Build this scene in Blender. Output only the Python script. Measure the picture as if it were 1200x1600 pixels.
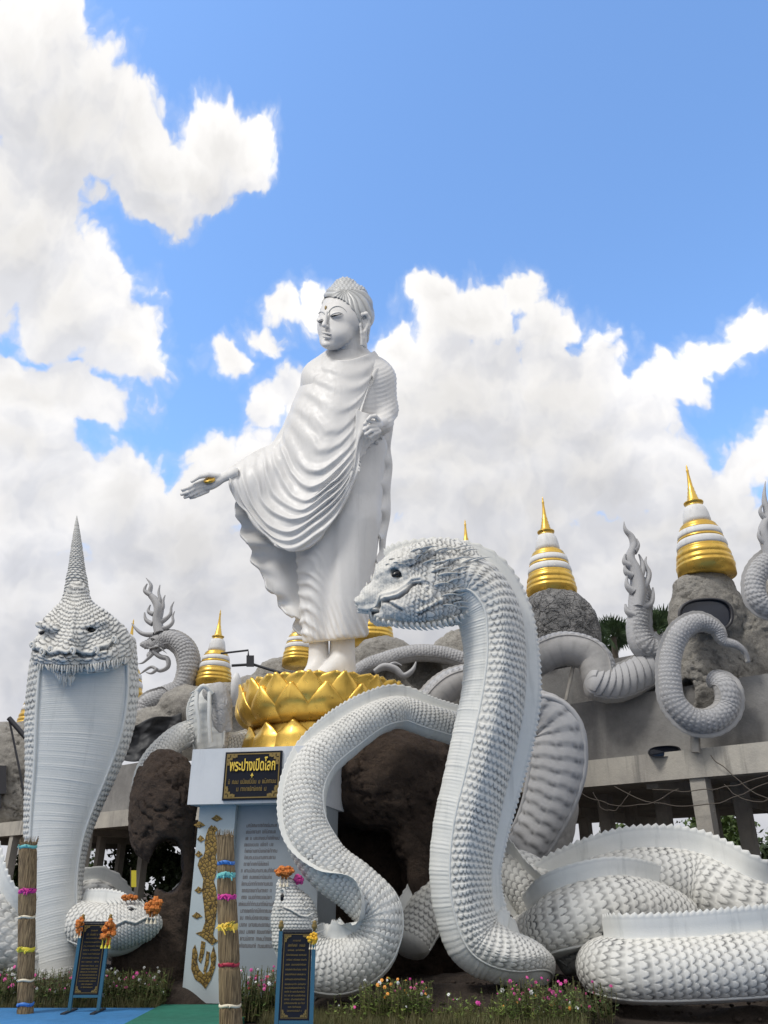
import bpy, math, random
import numpy as np
from mathutils import Vector, Matrix
rng = np.random.default_rng(7)
random.seed(7)
for _o in list(bpy.data.objects): bpy.data.objects.remove(_o)
SC = bpy.context.scene
COL = SC.collection
# ------------------------------------------------------------------ camera
FPX = 1230.0
TH = math.radians(25.6)
CT, ST = math.cos(TH), math.sin(TH)
CAM = np.array([0.0, 0.0, 1.6])
cd = bpy.data.cameras.new('camera'); cam = bpy.data.objects.new('camera', cd); COL.objects.link(cam)
cam.location = CAM; cam.rotation_euler = (math.pi/2 + TH, 0, 0)
cd.sensor_fit = 'VERTICAL'; cd.sensor_height = 24.0; cd.lens = FPX/1600*24.0
cd.clip_start = 0.1; cd.clip_end = 2000
SC.camera = cam
def ray(x, y):
    u = (x-600)/FPX; v = (800-y)/FPX
    return np.array([u, CT - v*ST, ST + v*CT])
def W(x, y, Y):
    d = ray(x, y); return CAM + d*(Y/d[1])
def mpx(x, y, Y): return Y/ray(x, y)[1]/FPX
# ------------------------------------------------------------------ sun, sky, exposure
SUN_EL, SUN_AZ = math.radians(52), math.radians(-125)     # azimuth from +Y towards +X: behind the camera on the left
sdir = Vector((math.cos(SUN_EL)*math.sin(SUN_AZ), math.cos(SUN_EL)*math.cos(SUN_AZ), math.sin(SUN_EL)))
sl = bpy.data.lights.new('sun', 'SUN'); so = bpy.data.objects.new('sun', sl); COL.objects.link(so)
sl.energy = 1.9; sl.angle = math.radians(14); sl.color = (1.0, 0.96, 0.90)
so.rotation_euler = sdir.to_track_quat('Z', 'Y').to_euler(); so.location = (-20, -20, 40)
SC.view_settings.view_transform = 'Standard'; SC.view_settings.look = 'None'
SC.view_settings.exposure = 0.12; SC.view_settings.gamma = 1.0
try: SC.view_settings.use_curve_mapping = False
except Exception: pass
SC.cycles.max_bounces = 6; SC.cycles.diffuse_bounces = 3; SC.cycles.glossy_bounces = 3
SC.cycles.use_denoising = True

class NT:
    """small helper for node trees"""
    dim = '3D'
    def __init__(s, tree): s.t = tree; s.n = tree.nodes; s.l = tree.links
    def node(s, ty, **kw):
        n = s.n.new(ty)
        for k, v in kw.items(): setattr(n, k, v)
        return n
    def put(s, sock, v):
        if isinstance(v, bpy.types.NodeSocket): s.l.new(v, sock)
        elif v is not None: sock.default_value = v
    def math(s, op, a, b=None, c=None, clamp=False):
        n = s.node('ShaderNodeMath', operation=op); n.use_clamp = clamp
        s.put(n.inputs[0], a)
        if b is not None: s.put(n.inputs[1], b)
        if c is not None: s.put(n.inputs[2], c)
        return n.outputs[0]
    def vec(s, op, a, b=None, out=0):
        n = s.node('ShaderNodeVectorMath', operation=op)
        s.put(n.inputs[0], a)
        if b is not None:
            if op == 'SCALE': s.put(n.inputs[3], b)
            else: s.put(n.inputs[1], b)
        return n.outputs['Value'] if out == 'v' else n.outputs[0]
    def ramp(s, v, a, b, lo=0.0, hi=1.0, smooth=True):
        n = s.node('ShaderNodeMapRange'); n.interpolation_type = 'SMOOTHSTEP' if smooth else 'LINEAR'
        s.put(n.inputs[0], v); n.inputs[1].default_value = a; n.inputs[2].default_value = b
        n.inputs[3].default_value = lo; n.inputs[4].default_value = hi
        return n.outputs[0]
    def mix(s, f, a, b, mode='MIX'):
        n = s.node('ShaderNodeMix'); n.data_type = 'RGBA'; n.blend_type = mode
        s.put(n.inputs[0], f); s.put(n.inputs[6], a); s.put(n.inputs[7], b)
        return n.outputs[2]
    def noise(s, vec, scale, detail=4, rough=0.55, dist=0.0, col=False):
        n = s.node('ShaderNodeTexNoise', noise_dimensions=s.dim); s.put(n.inputs['Vector'], vec)
        n.inputs['Scale'].default_value = scale; n.inputs['Detail'].default_value = detail
        n.inputs['Roughness'].default_value = rough; n.inputs['Distortion'].default_value = dist
        return n.outputs[1 if col else 0]
    def voro(s, vec, scale, feature='F1', out='Distance', rand=1.0, smooth=None):
        n = s.node('ShaderNodeTexVoronoi', voronoi_dimensions=s.dim); n.feature = feature; s.put(n.inputs['Vector'], vec)
        n.inputs['Scale'].default_value = scale; n.inputs['Randomness'].default_value = rand
        if smooth is not None: n.inputs['Smoothness'].default_value = smooth
        return n.outputs[out]
# ---- clouds: (x, y) directions of the billows and their widths, all turned into azimuth / elevation
CLOUDS = [
 (20,60,215,150),(110,180,160,110),(215,215,60,90),(335,215,95,72),(250,310,75,60),(20,360,165,170),(110,470,120,110),(190,545,85,75),(60,620,150,60),(400,195,30,32),
 (460,490,44,46),(350,580,40,26),(420,545,40,20),(500,470,30,40),
 (100,790,140,95),(185,775,90,80),(10,780,120,80),(300,850,140,110),(330,705,45,40),(425,645,38,38),(480,640,60,55),(400,760,140,80),
 (730,485,96,62),(672,462,46,40),(805,462,44,36),(685,455,44,34),(790,455,44,34),(860,510,58,50),(612,535,50,34),(700,610,190,110),(880,620,130,100),(1040,600,70,52),(1120,560,66,40),(1190,520,50,40),
 (1015,665,30,22),(1165,720,70,50),(1110,770,90,50),(930,740,140,80),(1190,690,40,40),
 (245,255,90,80),(300,265,80,60),(40,690,100,60),(560,700,90,70),(690,720,170,90),(820,690,120,90),(780,775,150,70),(650,780,90,60),(1050,810,170,60),(1160,830,120,50),(1000,760,120,50),(930,690,110,70),(785,840,90,60),(850,790,90,60),(600,950,900,190),(600,1250,1200,260),
]
def azel(x, y):
    d = ray(x, y); d = d/np.linalg.norm(d)
    return math.atan2(d[0], d[1]), math.asin(d[2])
def group(name, outs):
    g = bpy.data.node_groups.new(name, 'ShaderNodeTree')
    g.interface.new_socket('P', in_out='INPUT', socket_type='NodeSocketVector')
    g.interface.new_socket('Value', in_out='OUTPUT', socket_type='NodeSocketFloat')
    G = NT(g); G.dim = '2D'; gi = G.node('NodeGroupInput'); go = G.node('NodeGroupOutput')
    return g, G, gi.outputs[0], go.inputs[0]
gm, G, P1, OUT = group('cloud_mask', 1)
acc = None
for (x, y, rx, ry) in CLOUDS:
    a, e = azel(x, y)
    a1 = azel(x+min(rx, 500), y)[0]; a0 = azel(x-min(rx, 500), y)[0]
    e1 = azel(x, y-ry)[1]; e0 = azel(x, y+ry)[1]
    ra = abs(a1-a0)/2*(rx/min(rx, 500)); re = abs(e1-e0)/2
    mp = G.node('ShaderNodeMapping'); mp.vector_type = 'POINT'
    mp.inputs['Scale'].default_value = (1/ra, 1/re, 0); mp.inputs['Location'].default_value = (-a/ra, -e/re, 0)
    G.l.new(P1, mp.inputs[0]); k = min(1.0, math.sqrt(ra*re)/0.06)
    L = G.math('MULTIPLY_ADD', G.vec('LENGTH', mp.outputs[0], out='v'), -k, k)
    acc = L if acc is None else G.math('SMOOTH_MAX', acc, L, 0.12)
sy = G.node('ShaderNodeSeparateXYZ'); G.l.new(P1, sy.inputs[0])
acc = G.math('MAXIMUM', acc, G.ramp(sy.outputs[1], azel(600, 840)[1], azel(600, 960)[1], -0.6, 0.75))
ax_ = G.math('ABSOLUTE', sy.outputs[0])      # unseen cloud added overhead and behind the camera, to neutralise the blue ambient light
rest = G.math('MAXIMUM', G.ramp(ax_, 0.75, 1.1, -0.6, 0.35), G.ramp(sy.outputs[1], 1.08, 1.25, -0.6, 0.35))
acc = G.math('MAXIMUM', acc, rest)
G.l.new(G.math('MINIMUM', acc, 1.1), OUT)
def detail(name, octs):
    gd, G, P1, OUT = group(name, 1)
    n1 = G.noise(P1, 9.0, octs, 0.60)
    b1 = G.voro(P1, 14.0, 'SMOOTH_F1', smooth=0.4)
    b2 = G.voro(P1, 33.0, 'SMOOTH_F1', smooth=0.4)
    bil = G.math('MULTIPLY_ADD', b1, -0.42, G.math('MULTIPLY', b2, -0.26))
    b3 = G.voro(P1, 75.0, 'F1'); bil = G.math('MULTIPLY_ADD', b3, -0.13, bil)
    G.l.new(G.math('ADD', G.math('MULTIPLY_ADD', n1, 0.75, -0.375), G.math('ADD', bil, 0.34)), OUT)
    return gd
gd8 = detail('cloud_detail', 8); gd4 = detail('cloud_detail_soft', 4)

world = bpy.data.worlds.new('World'); SC.world = world; world.use_nodes = True
wt = NT(world.node_tree); wt.n.clear()
tc = wt.node('ShaderNodeTexCoord'); sx = wt.node('ShaderNodeSeparateXYZ'); wt.l.new(tc.outputs['Generated'], sx.inputs[0])
az = wt.math('ARCTAN2', sx.outputs[0], sx.outputs[1]); el = wt.math('ARCSINE', sx.outputs[2])
cx = wt.node('ShaderNodeCombineXYZ'); wt.l.new(az, cx.inputs[0]); wt.l.new(el, cx.inputs[1]); PP = cx.outputs[0]
wt.dim = '2D'
wv = wt.vec('SCALE', wt.vec('SUBTRACT', wt.noise(PP, 5.0, 5, 0.6, col=True), (0.5, 0.5, 0.5)), 0.10)
P1 = wt.vec('ADD', PP, wv)
def ev(gr, off):
    n = wt.node('ShaderNodeGroup'); n.node_tree = gr
    wt.put(n.inputs[0], P1 if off is None else wt.vec('ADD', P1, off)); return n.outputs[0]
M0 = ev(gm, None); M2 = ev(gm, (-0.03, 0.06, 0)); E0 = ev(gd8, None); E1 = ev(gd4, (-0.012, 0.022, 0))
D0 = wt.math('ADD', M0, E0)
sky = wt.node('ShaderNodeTexSky'); sky.sky_type = 'NISHITA'; sky.sun_disc = False
sky.sun_elevation = SUN_EL; sky.sun_rotation = SUN_AZ; sky.air_density = 1.0; sky.dust_density = 0.6; sky.ozone_density = 2.0
skyc = wt.mix(1.0, sky.outputs[0], (2.35, 2.8, 3.15, 1), 'MULTIPLY')
alpha = wt.ramp(D0, -0.07, 0.20)
thin = wt.ramp(D0, -0.25, 0.25, 0.0, 0.30)
alpha = wt.math('MAXIMUM', alpha, thin)
lit = wt.math('ADD', wt.math('MULTIPLY', wt.math('SUBTRACT', E0, E1), 0.9), wt.math('MULTIPLY', wt.math('SUBTRACT', M0, M2), 0.6))
lit = wt.ramp(lit, -0.40, 0.50)
thick = wt.ramp(D0, 0.1, 1.2, 1.0, 0.80)
low = wt.ramp(el, 0.12, 0.62, 0.0, 1.0)
shade_c = wt.mix(low, (6.0, 6.15, 6.7, 1), (7.6, 7.65, 8.0, 1))
lit_c = wt.mix(low, (8.2, 8.2, 8.5, 1), (10.4, 10.2, 10.0, 1))
cc = wt.mix(lit, shade_c, lit_c)
cc = wt.vec('SCALE', cc, wt.math('MULTIPLY', thick, wt.ramp(wt.noise(PP, 3.2, 4, 0.5), 0.35, 0.65, 0.90, 1.04)))
fin = wt.mix(alpha, skyc, cc)
bg = wt.node('ShaderNodeBackground'); wt.l.new(fin, bg.inputs[0]); bg.inputs[1].default_value = 0.10
wo = wt.node('ShaderNodeOutputWorld'); wt.l.new(bg.outputs[0], wo.inputs[0])
world.cycles.sampling_method = 'MANUAL'; world.cycles.sample_map_resolution = 512
# ------------------------------------------------------------------ materials
def new_mat(name):
    m = bpy.data.materials.new(name); m.use_nodes = True
    t = NT(m.node_tree); b = t.n['Principled BSDF']
    return m, t, b
def oc(t): return t.node('ShaderNodeTexCoord').outputs['Object']
def geo_pos(t): return t.node('ShaderNodeNewGeometry').outputs['Position']
def bump(t, b, h, strength=0.5, dist=0.02):
    n = t.node('ShaderNodeBump'); n.inputs['Strength'].default_value = strength; n.inputs['Distance'].default_value = dist
    t.put(n.inputs['Height'], h); t.l.new(n.outputs[0], b.inputs['Normal']); return n
def c4(c): return (c[0], c[1], c[2], 1)
def paint_mat(name, c, c2, rough=0.5, groove_tone=None, groove_amt=0.6, bs=0.25, bscale=40, coat=0.0, stain=0.5, metal=0.0, streak=0.0):
    """painted / cast surface: base colour with soft stains, fine bump and a darker tone in the carved grooves"""
    m, t, b = new_mat(name); P = geo_pos(t)
    n = t.noise(P, 0.9, 5, 0.6); n2 = t.noise(P, 7, 4, 0.65)
    f = t.ramp(t.math('MULTIPLY_ADD', n2, 0.4, n), 0.5, 0.95, 0.0, stain)
    col = t.mix(f, c4(c), c4(c2))
    if streak:
        sn = t.noise(t.vec('MULTIPLY', P, (4.0, 4.0, 0.35)), 1.6, 5, 0.65)
        col = t.mix(t.ramp(sn, 0.52, 0.74, 0.0, streak), col, c4([q*0.55 for q in c2]))
    if groove_tone is not None:
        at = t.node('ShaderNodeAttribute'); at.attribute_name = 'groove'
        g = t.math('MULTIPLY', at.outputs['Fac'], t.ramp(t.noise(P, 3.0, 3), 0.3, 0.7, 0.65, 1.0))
        col = t.mix(t.math('MULTIPLY', g, groove_amt), col, c4(groove_tone))  # carved grooves mixed towards a darker colour
    t.l.new(col, b.inputs['Base Color']); b.inputs['Roughness'].default_value = rough; b.inputs['Metallic'].default_value = metal
    b.inputs['Coat Weight'].default_value = coat; b.inputs['Coat Roughness'].default_value = 0.2
    t.l.new(t.ramp(n2, 0.3, 0.7, max(0.05, rough-0.08), rough+0.1), b.inputs['Roughness'])
    bump(t, b, t.noise(P, bscale, 4, 0.6), bs, 0.01)
    return m
M = {}
M['white'] = paint_mat('white_scaled_paint', (0.71, 0.70, 0.655), (0.57, 0.57, 0.54), 0.62, groove_tone=(0.05, 0.052, 0.055), groove_amt=1.0, streak=0.40)
M['white_belly'] = paint_mat('white_belly_paint', (0.71, 0.71, 0.675), (0.58, 0.60, 0.575), 0.6, groove_tone=(0.3, 0.32, 0.34), groove_amt=0.45, streak=0.30)
M['statue'] = paint_mat('pearl_white_paint', (0.76, 0.75, 0.73), (0.69, 0.68, 0.66), 0.54, bs=0.10, bscale=12, coat=0.05, stain=0.7, streak=0.22)
M['concrete_carved'] = paint_mat('grey_carved_concrete', (0.44, 0.44, 0.445), (0.33, 0.33, 0.335), 0.75, groove_tone=(0.09, 0.09, 0.095), groove_amt=0.8, bs=0.5)
M['concrete_smooth'] = paint_mat('grey_smooth_concrete', (0.43, 0.42, 0.41), (0.30, 0.295, 0.285), 0.8, groove_tone=(0.1, 0.1, 0.1), groove_amt=0.6, bs=0.35, bscale=20, stain=0.9)
M['gold'] = paint_mat('gold_paint', (0.80, 0.53, 0.11), (0.62, 0.38, 0.07), 0.33, bs=0.25, bscale=9, metal=0.72, stain=0.9, streak=.45)
M['gold_dull'] = paint_mat('dull_gold_paint', (0.26, 0.18, 0.055), (0.14, 0.10, 0.035), 0.5, bs=0.3, metal=0.3)
M['stupa_white'] = paint_mat('stupa_white_paint', (0.74, 0.74, 0.73), (0.58, 0.58, 0.58), 0.6, bs=0.15, streak=.4)
M['wall_white'] = paint_mat('pedestal_white_paint', (0.66, 0.68, 0.70), (0.54, 0.57, 0.60), 0.55, bs=0.08, streak=.25)
M['wall_blue'] = paint_mat('pale_blue_paint', (0.47, 0.53, 0.55), (0.38, 0.45, 0.48), 0.6, bs=0.08)
M['wall_grey'] = paint_mat('engraved_grey_stone', (0.30, 0.335, 0.365), (0.25, 0.28, 0.31), 0.5, bs=0.08)
M['black'] = paint_mat('black_plaque', (0.012, 0.014, 0.022), (0.02, 0.02, 0.028), 0.55, bs=0.03); M['black'].node_tree.nodes['Principled BSDF'].inputs['Specular IOR Level'].default_value = 0.15
M['eye_black'] = paint_mat('black_eye', (0.004, 0.004, 0.005), (0.008, 0.008, 0.008), 0.25, bs=0.0)
M['hole'] = paint_mat('dark_cavity', (0.008, 0.008, 0.008), (0.012, 0.012, 0.012), 0.9, bs=0.0)
def rock_mat(name, c1, c2, c3, sc=1.0, bs=0.8):
    m, t, b = new_mat(name); P = geo_pos(t)
    n = t.noise(P, 1.3*sc, 8, 0.65); n2 = t.noise(P, 6*sc, 6, 0.7); v = t.voro(P, 3.5*sc, 'DISTANCE_TO_EDGE')
    col = t.mix(t.ramp(n, 0.35, 0.65), c4(c1), c4(c2)); col = t.mix(t.ramp(n2, 0.5, 0.75, 0, 0.7), col, c4(c3))
    t.l.new(col, b.inputs['Base Color']); b.inputs['Roughness'].default_value = 0.9
    rg = t.math('ABSOLUTE', t.math('SUBTRACT', t.noise(P, 3.2*sc, 7, 0.7), 0.5)); h = t.math('ADD', t.math('MULTIPLY', n2, 0.7), t.math('MULTIPLY_ADD', t.noise(P, 22*sc, 5, 0.75), 0.5, t.math('MULTIPLY', rg, 1.6)))
    col2 = t.mix(t.ramp(rg, 0.0, 0.018, 0.5, 0.0), col, c4([q*.45 for q in c3])); t.l.new(col2, b.inputs['Base Color']); bump(t, b, h, 1.0, 0.11*bs)
    return m
M['rock_brown'] = rock_mat('brown_sprayed_rock', (0.070, 0.045, 0.031), (0.105, 0.070, 0.048), (0.040, 0.028, 0.021), 2.0, 1.0)
M['rock_grey'] = rock_mat('grey_render_rock', (0.40, 0.38, 0.34), (0.29, 0.275, 0.25), (0.20, 0.19, 0.17), 1.2, 0.7)
M['soil'] = rock_mat('brown_soil', (0.060, 0.042, 0.031), (0.10, 0.072, 0.054), (0.04, 0.03, 0.024), 3.0, 1.0)
m, t, b = new_mat('cracked_grey_stone'); P = geo_pos(t)
v = t.voro(t.vec('ADD', P, t.vec('SCALE', t.noise(P, 2.5, 3, 0.6, col=True), 0.5)), 4.2, 'DISTANCE_TO_EDGE')
col = t.mix(t.ramp(t.noise(P, 3, 6, 0.65), 0.35, 0.65), c4((0.30, 0.295, 0.29)), c4((0.17, 0.17, 0.17))); col = t.mix(t.ramp(v, 0.0, 0.04, 0.55, 0), col, c4((0.09, 0.09, 0.09)))
t.l.new(col, b.inputs['Base Color']); b.inputs['Roughness'].default_value = 0.9; bump(t, b, t.math('ADD', t.ramp(v, 0, 0.12), t.noise(P, 14, 5, 0.7)), 0.9, 0.08); M['rock_cracked'] = m
# stained poured concrete with streaks running down
m, t, b = new_mat('weathered_concrete'); P = geo_pos(t)
stv = t.vec('MULTIPLY', P, (3.5, 3.5, 0.25)); n = t.noise(stv, 1.3, 6, 0.6); n2 = t.noise(P, 0.7, 6, 0.65)
col = t.mix(t.ramp(n2, 0.35, 0.68), c4((0.48, 0.45, 0.39)), c4((0.32, 0.30, 0.27))); col = t.mix(t.ramp(n, 0.52, 0.72, 0, 0.65), col, c4((0.14, 0.135, 0.125)))
t.l.new(col, b.inputs['Base Color']); b.inputs['Roughness'].default_value = 0.85; bump(t, b, t.noise(P, 18, 6, 0.7), 0.4, 0.03); M['concrete'] = m
m, t, b = new_mat('grey_plastered_wall'); P = geo_pos(t)
n2 = t.noise(P, 0.8, 7, 0.7); n = t.noise(t.vec('MULTIPLY', P, (2, 2, 0.35)), 1.2, 6, 0.6)
col = t.mix(t.ramp(n2, 0.35, 0.65), c4((0.25, 0.245, 0.235)), c4((0.17, 0.165, 0.16))); col = t.mix(t.ramp(n, 0.5, 0.7, 0, 0.6), col, c4((0.31, 0.30, 0.28)))
t.l.new(col, b.inputs['Base Color']); b.inputs['Roughness'].default_value = 0.9; bump(t, b, t.noise(P, 9, 6, 0.7), 0.4, 0.05); M['plaster'] = m
def plain(name, c, rough=0.6, metal=0.0, var=0.25, sc=6):
    return paint_mat(name, c, tuple(x*(1-var) for x in c), rough, bs=0.1, bscale=sc*3, metal=metal)
M['blue_metal'] = plain('blue_painted_steel', (0.035, 0.13, 0.20), 0.4)
M['dark_frame'] = plain('dark_frame', (0.03, 0.03, 0.035), 0.4)
M['blue_floor'] = plain('blue_court_paint', (0.035, 0.19, 0.44), 0.8, var=.55, sc=2)
M['green_floor'] = plain('green_court_paint', (0.012, 0.15, 0.10), 0.8, var=.55, sc=2)
M['petal_orange'] = plain('marigold_orange', (0.62, 0.20, 0.04), 0.8, sc=30)
M['petal_yellow'] = plain('marigold_yellow', (0.85, 0.50, 0.04), 0.8, sc=30)
M['tarp'] = plain('dark_tarpaulin', (0.03, 0.032, 0.036), 0.6)
M['window_dark'] = plain('dark_tinted_glass', (0.018, 0.022, 0.035), 0.12)
for k, c in dict(pink=(0.75, 0.08, 0.35), magenta=(0.6, 0.03, 0.3), yellow=(0.75, 0.65, 0.05), cyan=(0.15, 0.5, 0.5), blue=(0.05, 0.2, 0.6), red=(0.4, 0.02, 0.05), orange=(0.85, 0.35, 0.05), paper=(0.6, 0.65, 0.62), gold_foil=(0.85, 0.6, 0.08), cream=(0.8, 0.72, 0.55)).items():
    M['rib_'+k] = plain(k+'_ribbon', c, 0.5)
# straw of the bundles: streaks along z
m, t, b = new_mat('dry_straw'); P = oc(t)
n = t.noise(t.vec('MULTIPLY', P, (70, 70, 1.6)), 1.0, 4, 0.6)
t.l.new(t.mix(t.ramp(n, 0.3, 0.7), c4((0.10, 0.065, 0.035)), c4((0.36, 0.26, 0.14))), b.inputs['Base Color']); b.inputs['Roughness'].default_value = 0.9
bump(t, b, n, 1.0, 0.02); M['straw'] = m
def leaf_mat(name, a, b_):
    m, t, b = new_mat(name); P = geo_pos(t)
    t.l.new(t.mix(t.ramp(t.noise(P, 5, 4, 0.7), 0.35, 0.65), c4(a), c4(b_)), b.inputs['Base Color']); b.inputs['Roughness'].default_value = 0.6
    return m
M['leaf'] = leaf_mat('green_leaf', (0.045, 0.085, 0.02), (0.08, 0.12, 0.025))
M['leaf_bright'] = leaf_mat('young_green_leaf', (0.10, 0.17, 0.03), (0.17, 0.22, 0.04))
M['leaf_dark'] = leaf_mat('dark_green_leaf', (0.03, 0.05, 0.018), (0.05, 0.08, 0.025))
M['palm_leaf'] = leaf_mat('palm_leaf', (0.025, 0.055, 0.02), (0.05, 0.09, 0.03))
M['grass'] = leaf_mat('dry_grass', (0.09, 0.10, 0.03), (0.14, 0.12, 0.05))
M['bark'] = plain('bark', (0.10, 0.085, 0.07), 0.9)

# ------------------------------------------------------------------ mesh helpers
def link(name, me, mat, parent=None):
    o = bpy.data.objects.new(name, me); COL.objects.link(o)
    if mat is not None: me.materials.append(M[mat] if isinstance(mat, str) else mat)
    if parent is not None: o.parent = parent
    return o
class Geo:
    """collects vertices, quads and triangles of ONE part"""
    def __init__(s): s.v = []; s.q = []; s.t = []; s.g = []; s.n = 0; s.f = []
    def add(s, V, Q=None, T=None, g=None):
        V = np.asarray(V, float).reshape(-1, 3)
        if Q is not None and len(Q): s.q.append(np.asarray(Q, int).reshape(-1, 4)+s.n); s.f.append(np.full(len(s.q[-1]), not (len(V) == 8 and len(s.q[-1]) == 6)))     # boxes keep flat faces
        if T is not None and len(T): s.t.append(np.asarray(T, int).reshape(-1, 3)+s.n)
        s.v.append(V); s.g.append(np.zeros(len(V)) if g is None else np.asarray(g, float).ravel()); s.n += len(V); return s
    def grid(s, V, cu=False, cv=False, g=None, flip=False):
        nu, nv = V.shape[:2]; I = np.arange(nu*nv).reshape(nu, nv)
        A = np.vstack([I, I[:1]]) if cu else I
        A = np.hstack([A, A[:, :1]]) if cv else A
        q = np.stack([A[:-1, :-1], A[1:, :-1], A[1:, 1:], A[:-1, 1:]], -1).reshape(-1, 4)
        if flip: q = q[:, ::-1]
        return s.add(V.reshape(-1, 3), q, g=g)
    def fan(s, ring, c):
        n = len(ring); V = np.vstack([ring, [c]])
        return s.add(V, T=[(i, (i+1) % n, n) for i in range(n)])
    def build(s, name, mat, parent=None, smooth=True, origin=None):
        V = np.vstack(s.v); g = np.concatenate(s.g)
        if parent is not None and origin is None: origin = np.array(parent.matrix_world.translation)*0+np.array(parent.location)
        if origin is None: origin = V.mean(0)*[1, 1, 0]+[0, 0, V[:, 2].min()]
        origin = np.asarray(origin, float)
        if parent is None: V = V-origin
        else: V = V-PORG.get(parent.name, np.zeros(3))
        me = bpy.data.meshes.new(name); me.vertices.add(len(V)); me.vertices.foreach_set('co', V.ravel())
        Q = np.vstack(s.q) if s.q else np.zeros((0, 4), int); T = np.vstack(s.t) if s.t else np.zeros((0, 3), int)
        nl = Q.size+T.size; me.loops.add(nl); me.loops.foreach_set('vertex_index', np.concatenate([Q.ravel(), T.ravel()]))
        me.polygons.add(len(Q)+len(T))
        st = np.concatenate([np.arange(len(Q))*4, Q.size+np.arange(len(T))*3])
        me.polygons.foreach_set('loop_start', st); sm_ = np.concatenate(s.f+[np.full(len(T), True)]) if s.f else np.full(len(T), True); me.polygons.foreach_set('use_smooth', sm_ & smooth)
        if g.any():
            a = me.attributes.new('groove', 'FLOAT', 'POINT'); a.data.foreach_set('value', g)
        me.update(calc_edges=True); me.validate()
        o = link(name, me, mat, parent)
        if parent is None: o.location = origin; PORG[o.name] = origin
        else: PORG[o.name] = PORG.get(parent.name, np.zeros(3))
        return o
PORG = {}       # world position of each object's origin (parts share their thing's)
def thing(name, loc, label, cat, group=None):
    o = bpy.data.objects.new(name, None); COL.objects.link(o); o.location = loc; o.empty_display_size = 0.3
    PORG[o.name] = np.array(loc, float); return tag(o, label, cat, group)
def tag(o, label, cat, group=None, kind=None):
    o['label'] = label; o['category'] = cat
    if group: o['group'] = group
    if kind: o['kind'] = kind
    return o
def struct(o): o['kind'] = 'structure'; return o
def copy_tree(o, loc, label, scale=None, rz=None):
    c = o.copy(); COL.objects.link(c); c.location = loc; c['label'] = label
    if scale: c.scale = (scale,)*3
    if rz is not None: c.rotation_euler.z = rz
    for ch in list(o.children):
        d = ch.copy(); COL.objects.link(d); d.parent = c
        for gch in ch.children:
            e = gch.copy(); COL.objects.link(e); e.parent = d
    return c
def unit(v): v = np.asarray(v, float); return v/(np.linalg.norm(v, axis=-1, keepdims=True)+1e-12)
def hermite(tk, V, t):
    """C1 interpolation of rows V at knots tk"""
    tk = np.asarray(tk, float); V = np.asarray(V, float); n = len(tk)
    if n == 2:
        w = ((t-tk[0])/(tk[1]-tk[0]))[:, None]; return V[0]*(1-w)+V[1]*w
    d = np.diff(V, axis=0)/np.diff(tk)[:, None]
    mm = np.zeros_like(V); h = np.diff(tk)
    mm[1:-1] = (d[:-1]*h[1:, None]+d[1:]*h[:-1, None])/(h[1:]+h[:-1])[:, None]
    mm[0] = d[0]*1.5-mm[1]*0.5; mm[-1] = d[-1]*1.5-mm[-2]*0.5
    k = np.clip(np.searchsorted(tk, t, 'right')-1, 0, n-2); hh = h[k][:, None]; u = ((t-tk[k])/h[k])[:, None]
    return (V[k]*(2*u**3-3*u**2+1)+mm[k]*hh*(u**3-2*u**2+u)+V[k+1]*(-2*u**3+3*u**2)+mm[k+1]*hh*(u**3-u**2))
def chord(P): return np.concatenate([[0], np.cumsum(np.linalg.norm(np.diff(P, axis=0), axis=1))])
def _hash(ix, iy, iz, s):
    h = (ix*374761393+iy*668265263+iz*2147483647+s*1274126177) & 0xffffffff
    h = ((h ^ (h >> 13))*1274126177) & 0xffffffff
    h = h ^ (h >> 16); return (h & 0xffff)/65535.0
def vnoise(P, s=0):
    P = np.asarray(P, float); i = np.floor(P).astype(np.int64); f = P-i; f = f*f*(3-2*f); r = 0
    for dx in (0, 1):
        for dy in (0, 1):
            for dz in (0, 1):
                w = (f[..., 0] if dx else 1-f[..., 0])*(f[..., 1] if dy else 1-f[..., 1])*(f[..., 2] if dz else 1-f[..., 2])
                r = r+w*_hash(i[..., 0]+dx, i[..., 1]+dy, i[..., 2]+dz, s)
    return r*2-1
def fbm(P, o=4, s=0):
    r = 0; a = 1; f = 1; n = 0
    for k in range(o): r = r+a*vnoise(P*f+17.3*k, s+k); n += a; a *= 0.5; f *= 2.03
    return r/n
def box_geo(G, x0, x1, y0, y1, z0, z1, M3=None, org=None):
    V = np.array([(x, y, z) for x in (x0, x1) for y in (y0, y1) for z in (z0, z1)], float)
    if M3 is not None: V = V@np.asarray(M3).T
    if org is not None: V = V+org
    return G.add(V, [(0, 1, 3, 2), (4, 6, 7, 5), (0, 4, 5, 1), (2, 3, 7, 6), (0, 2, 6, 4), (1, 5, 7, 3)])
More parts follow.
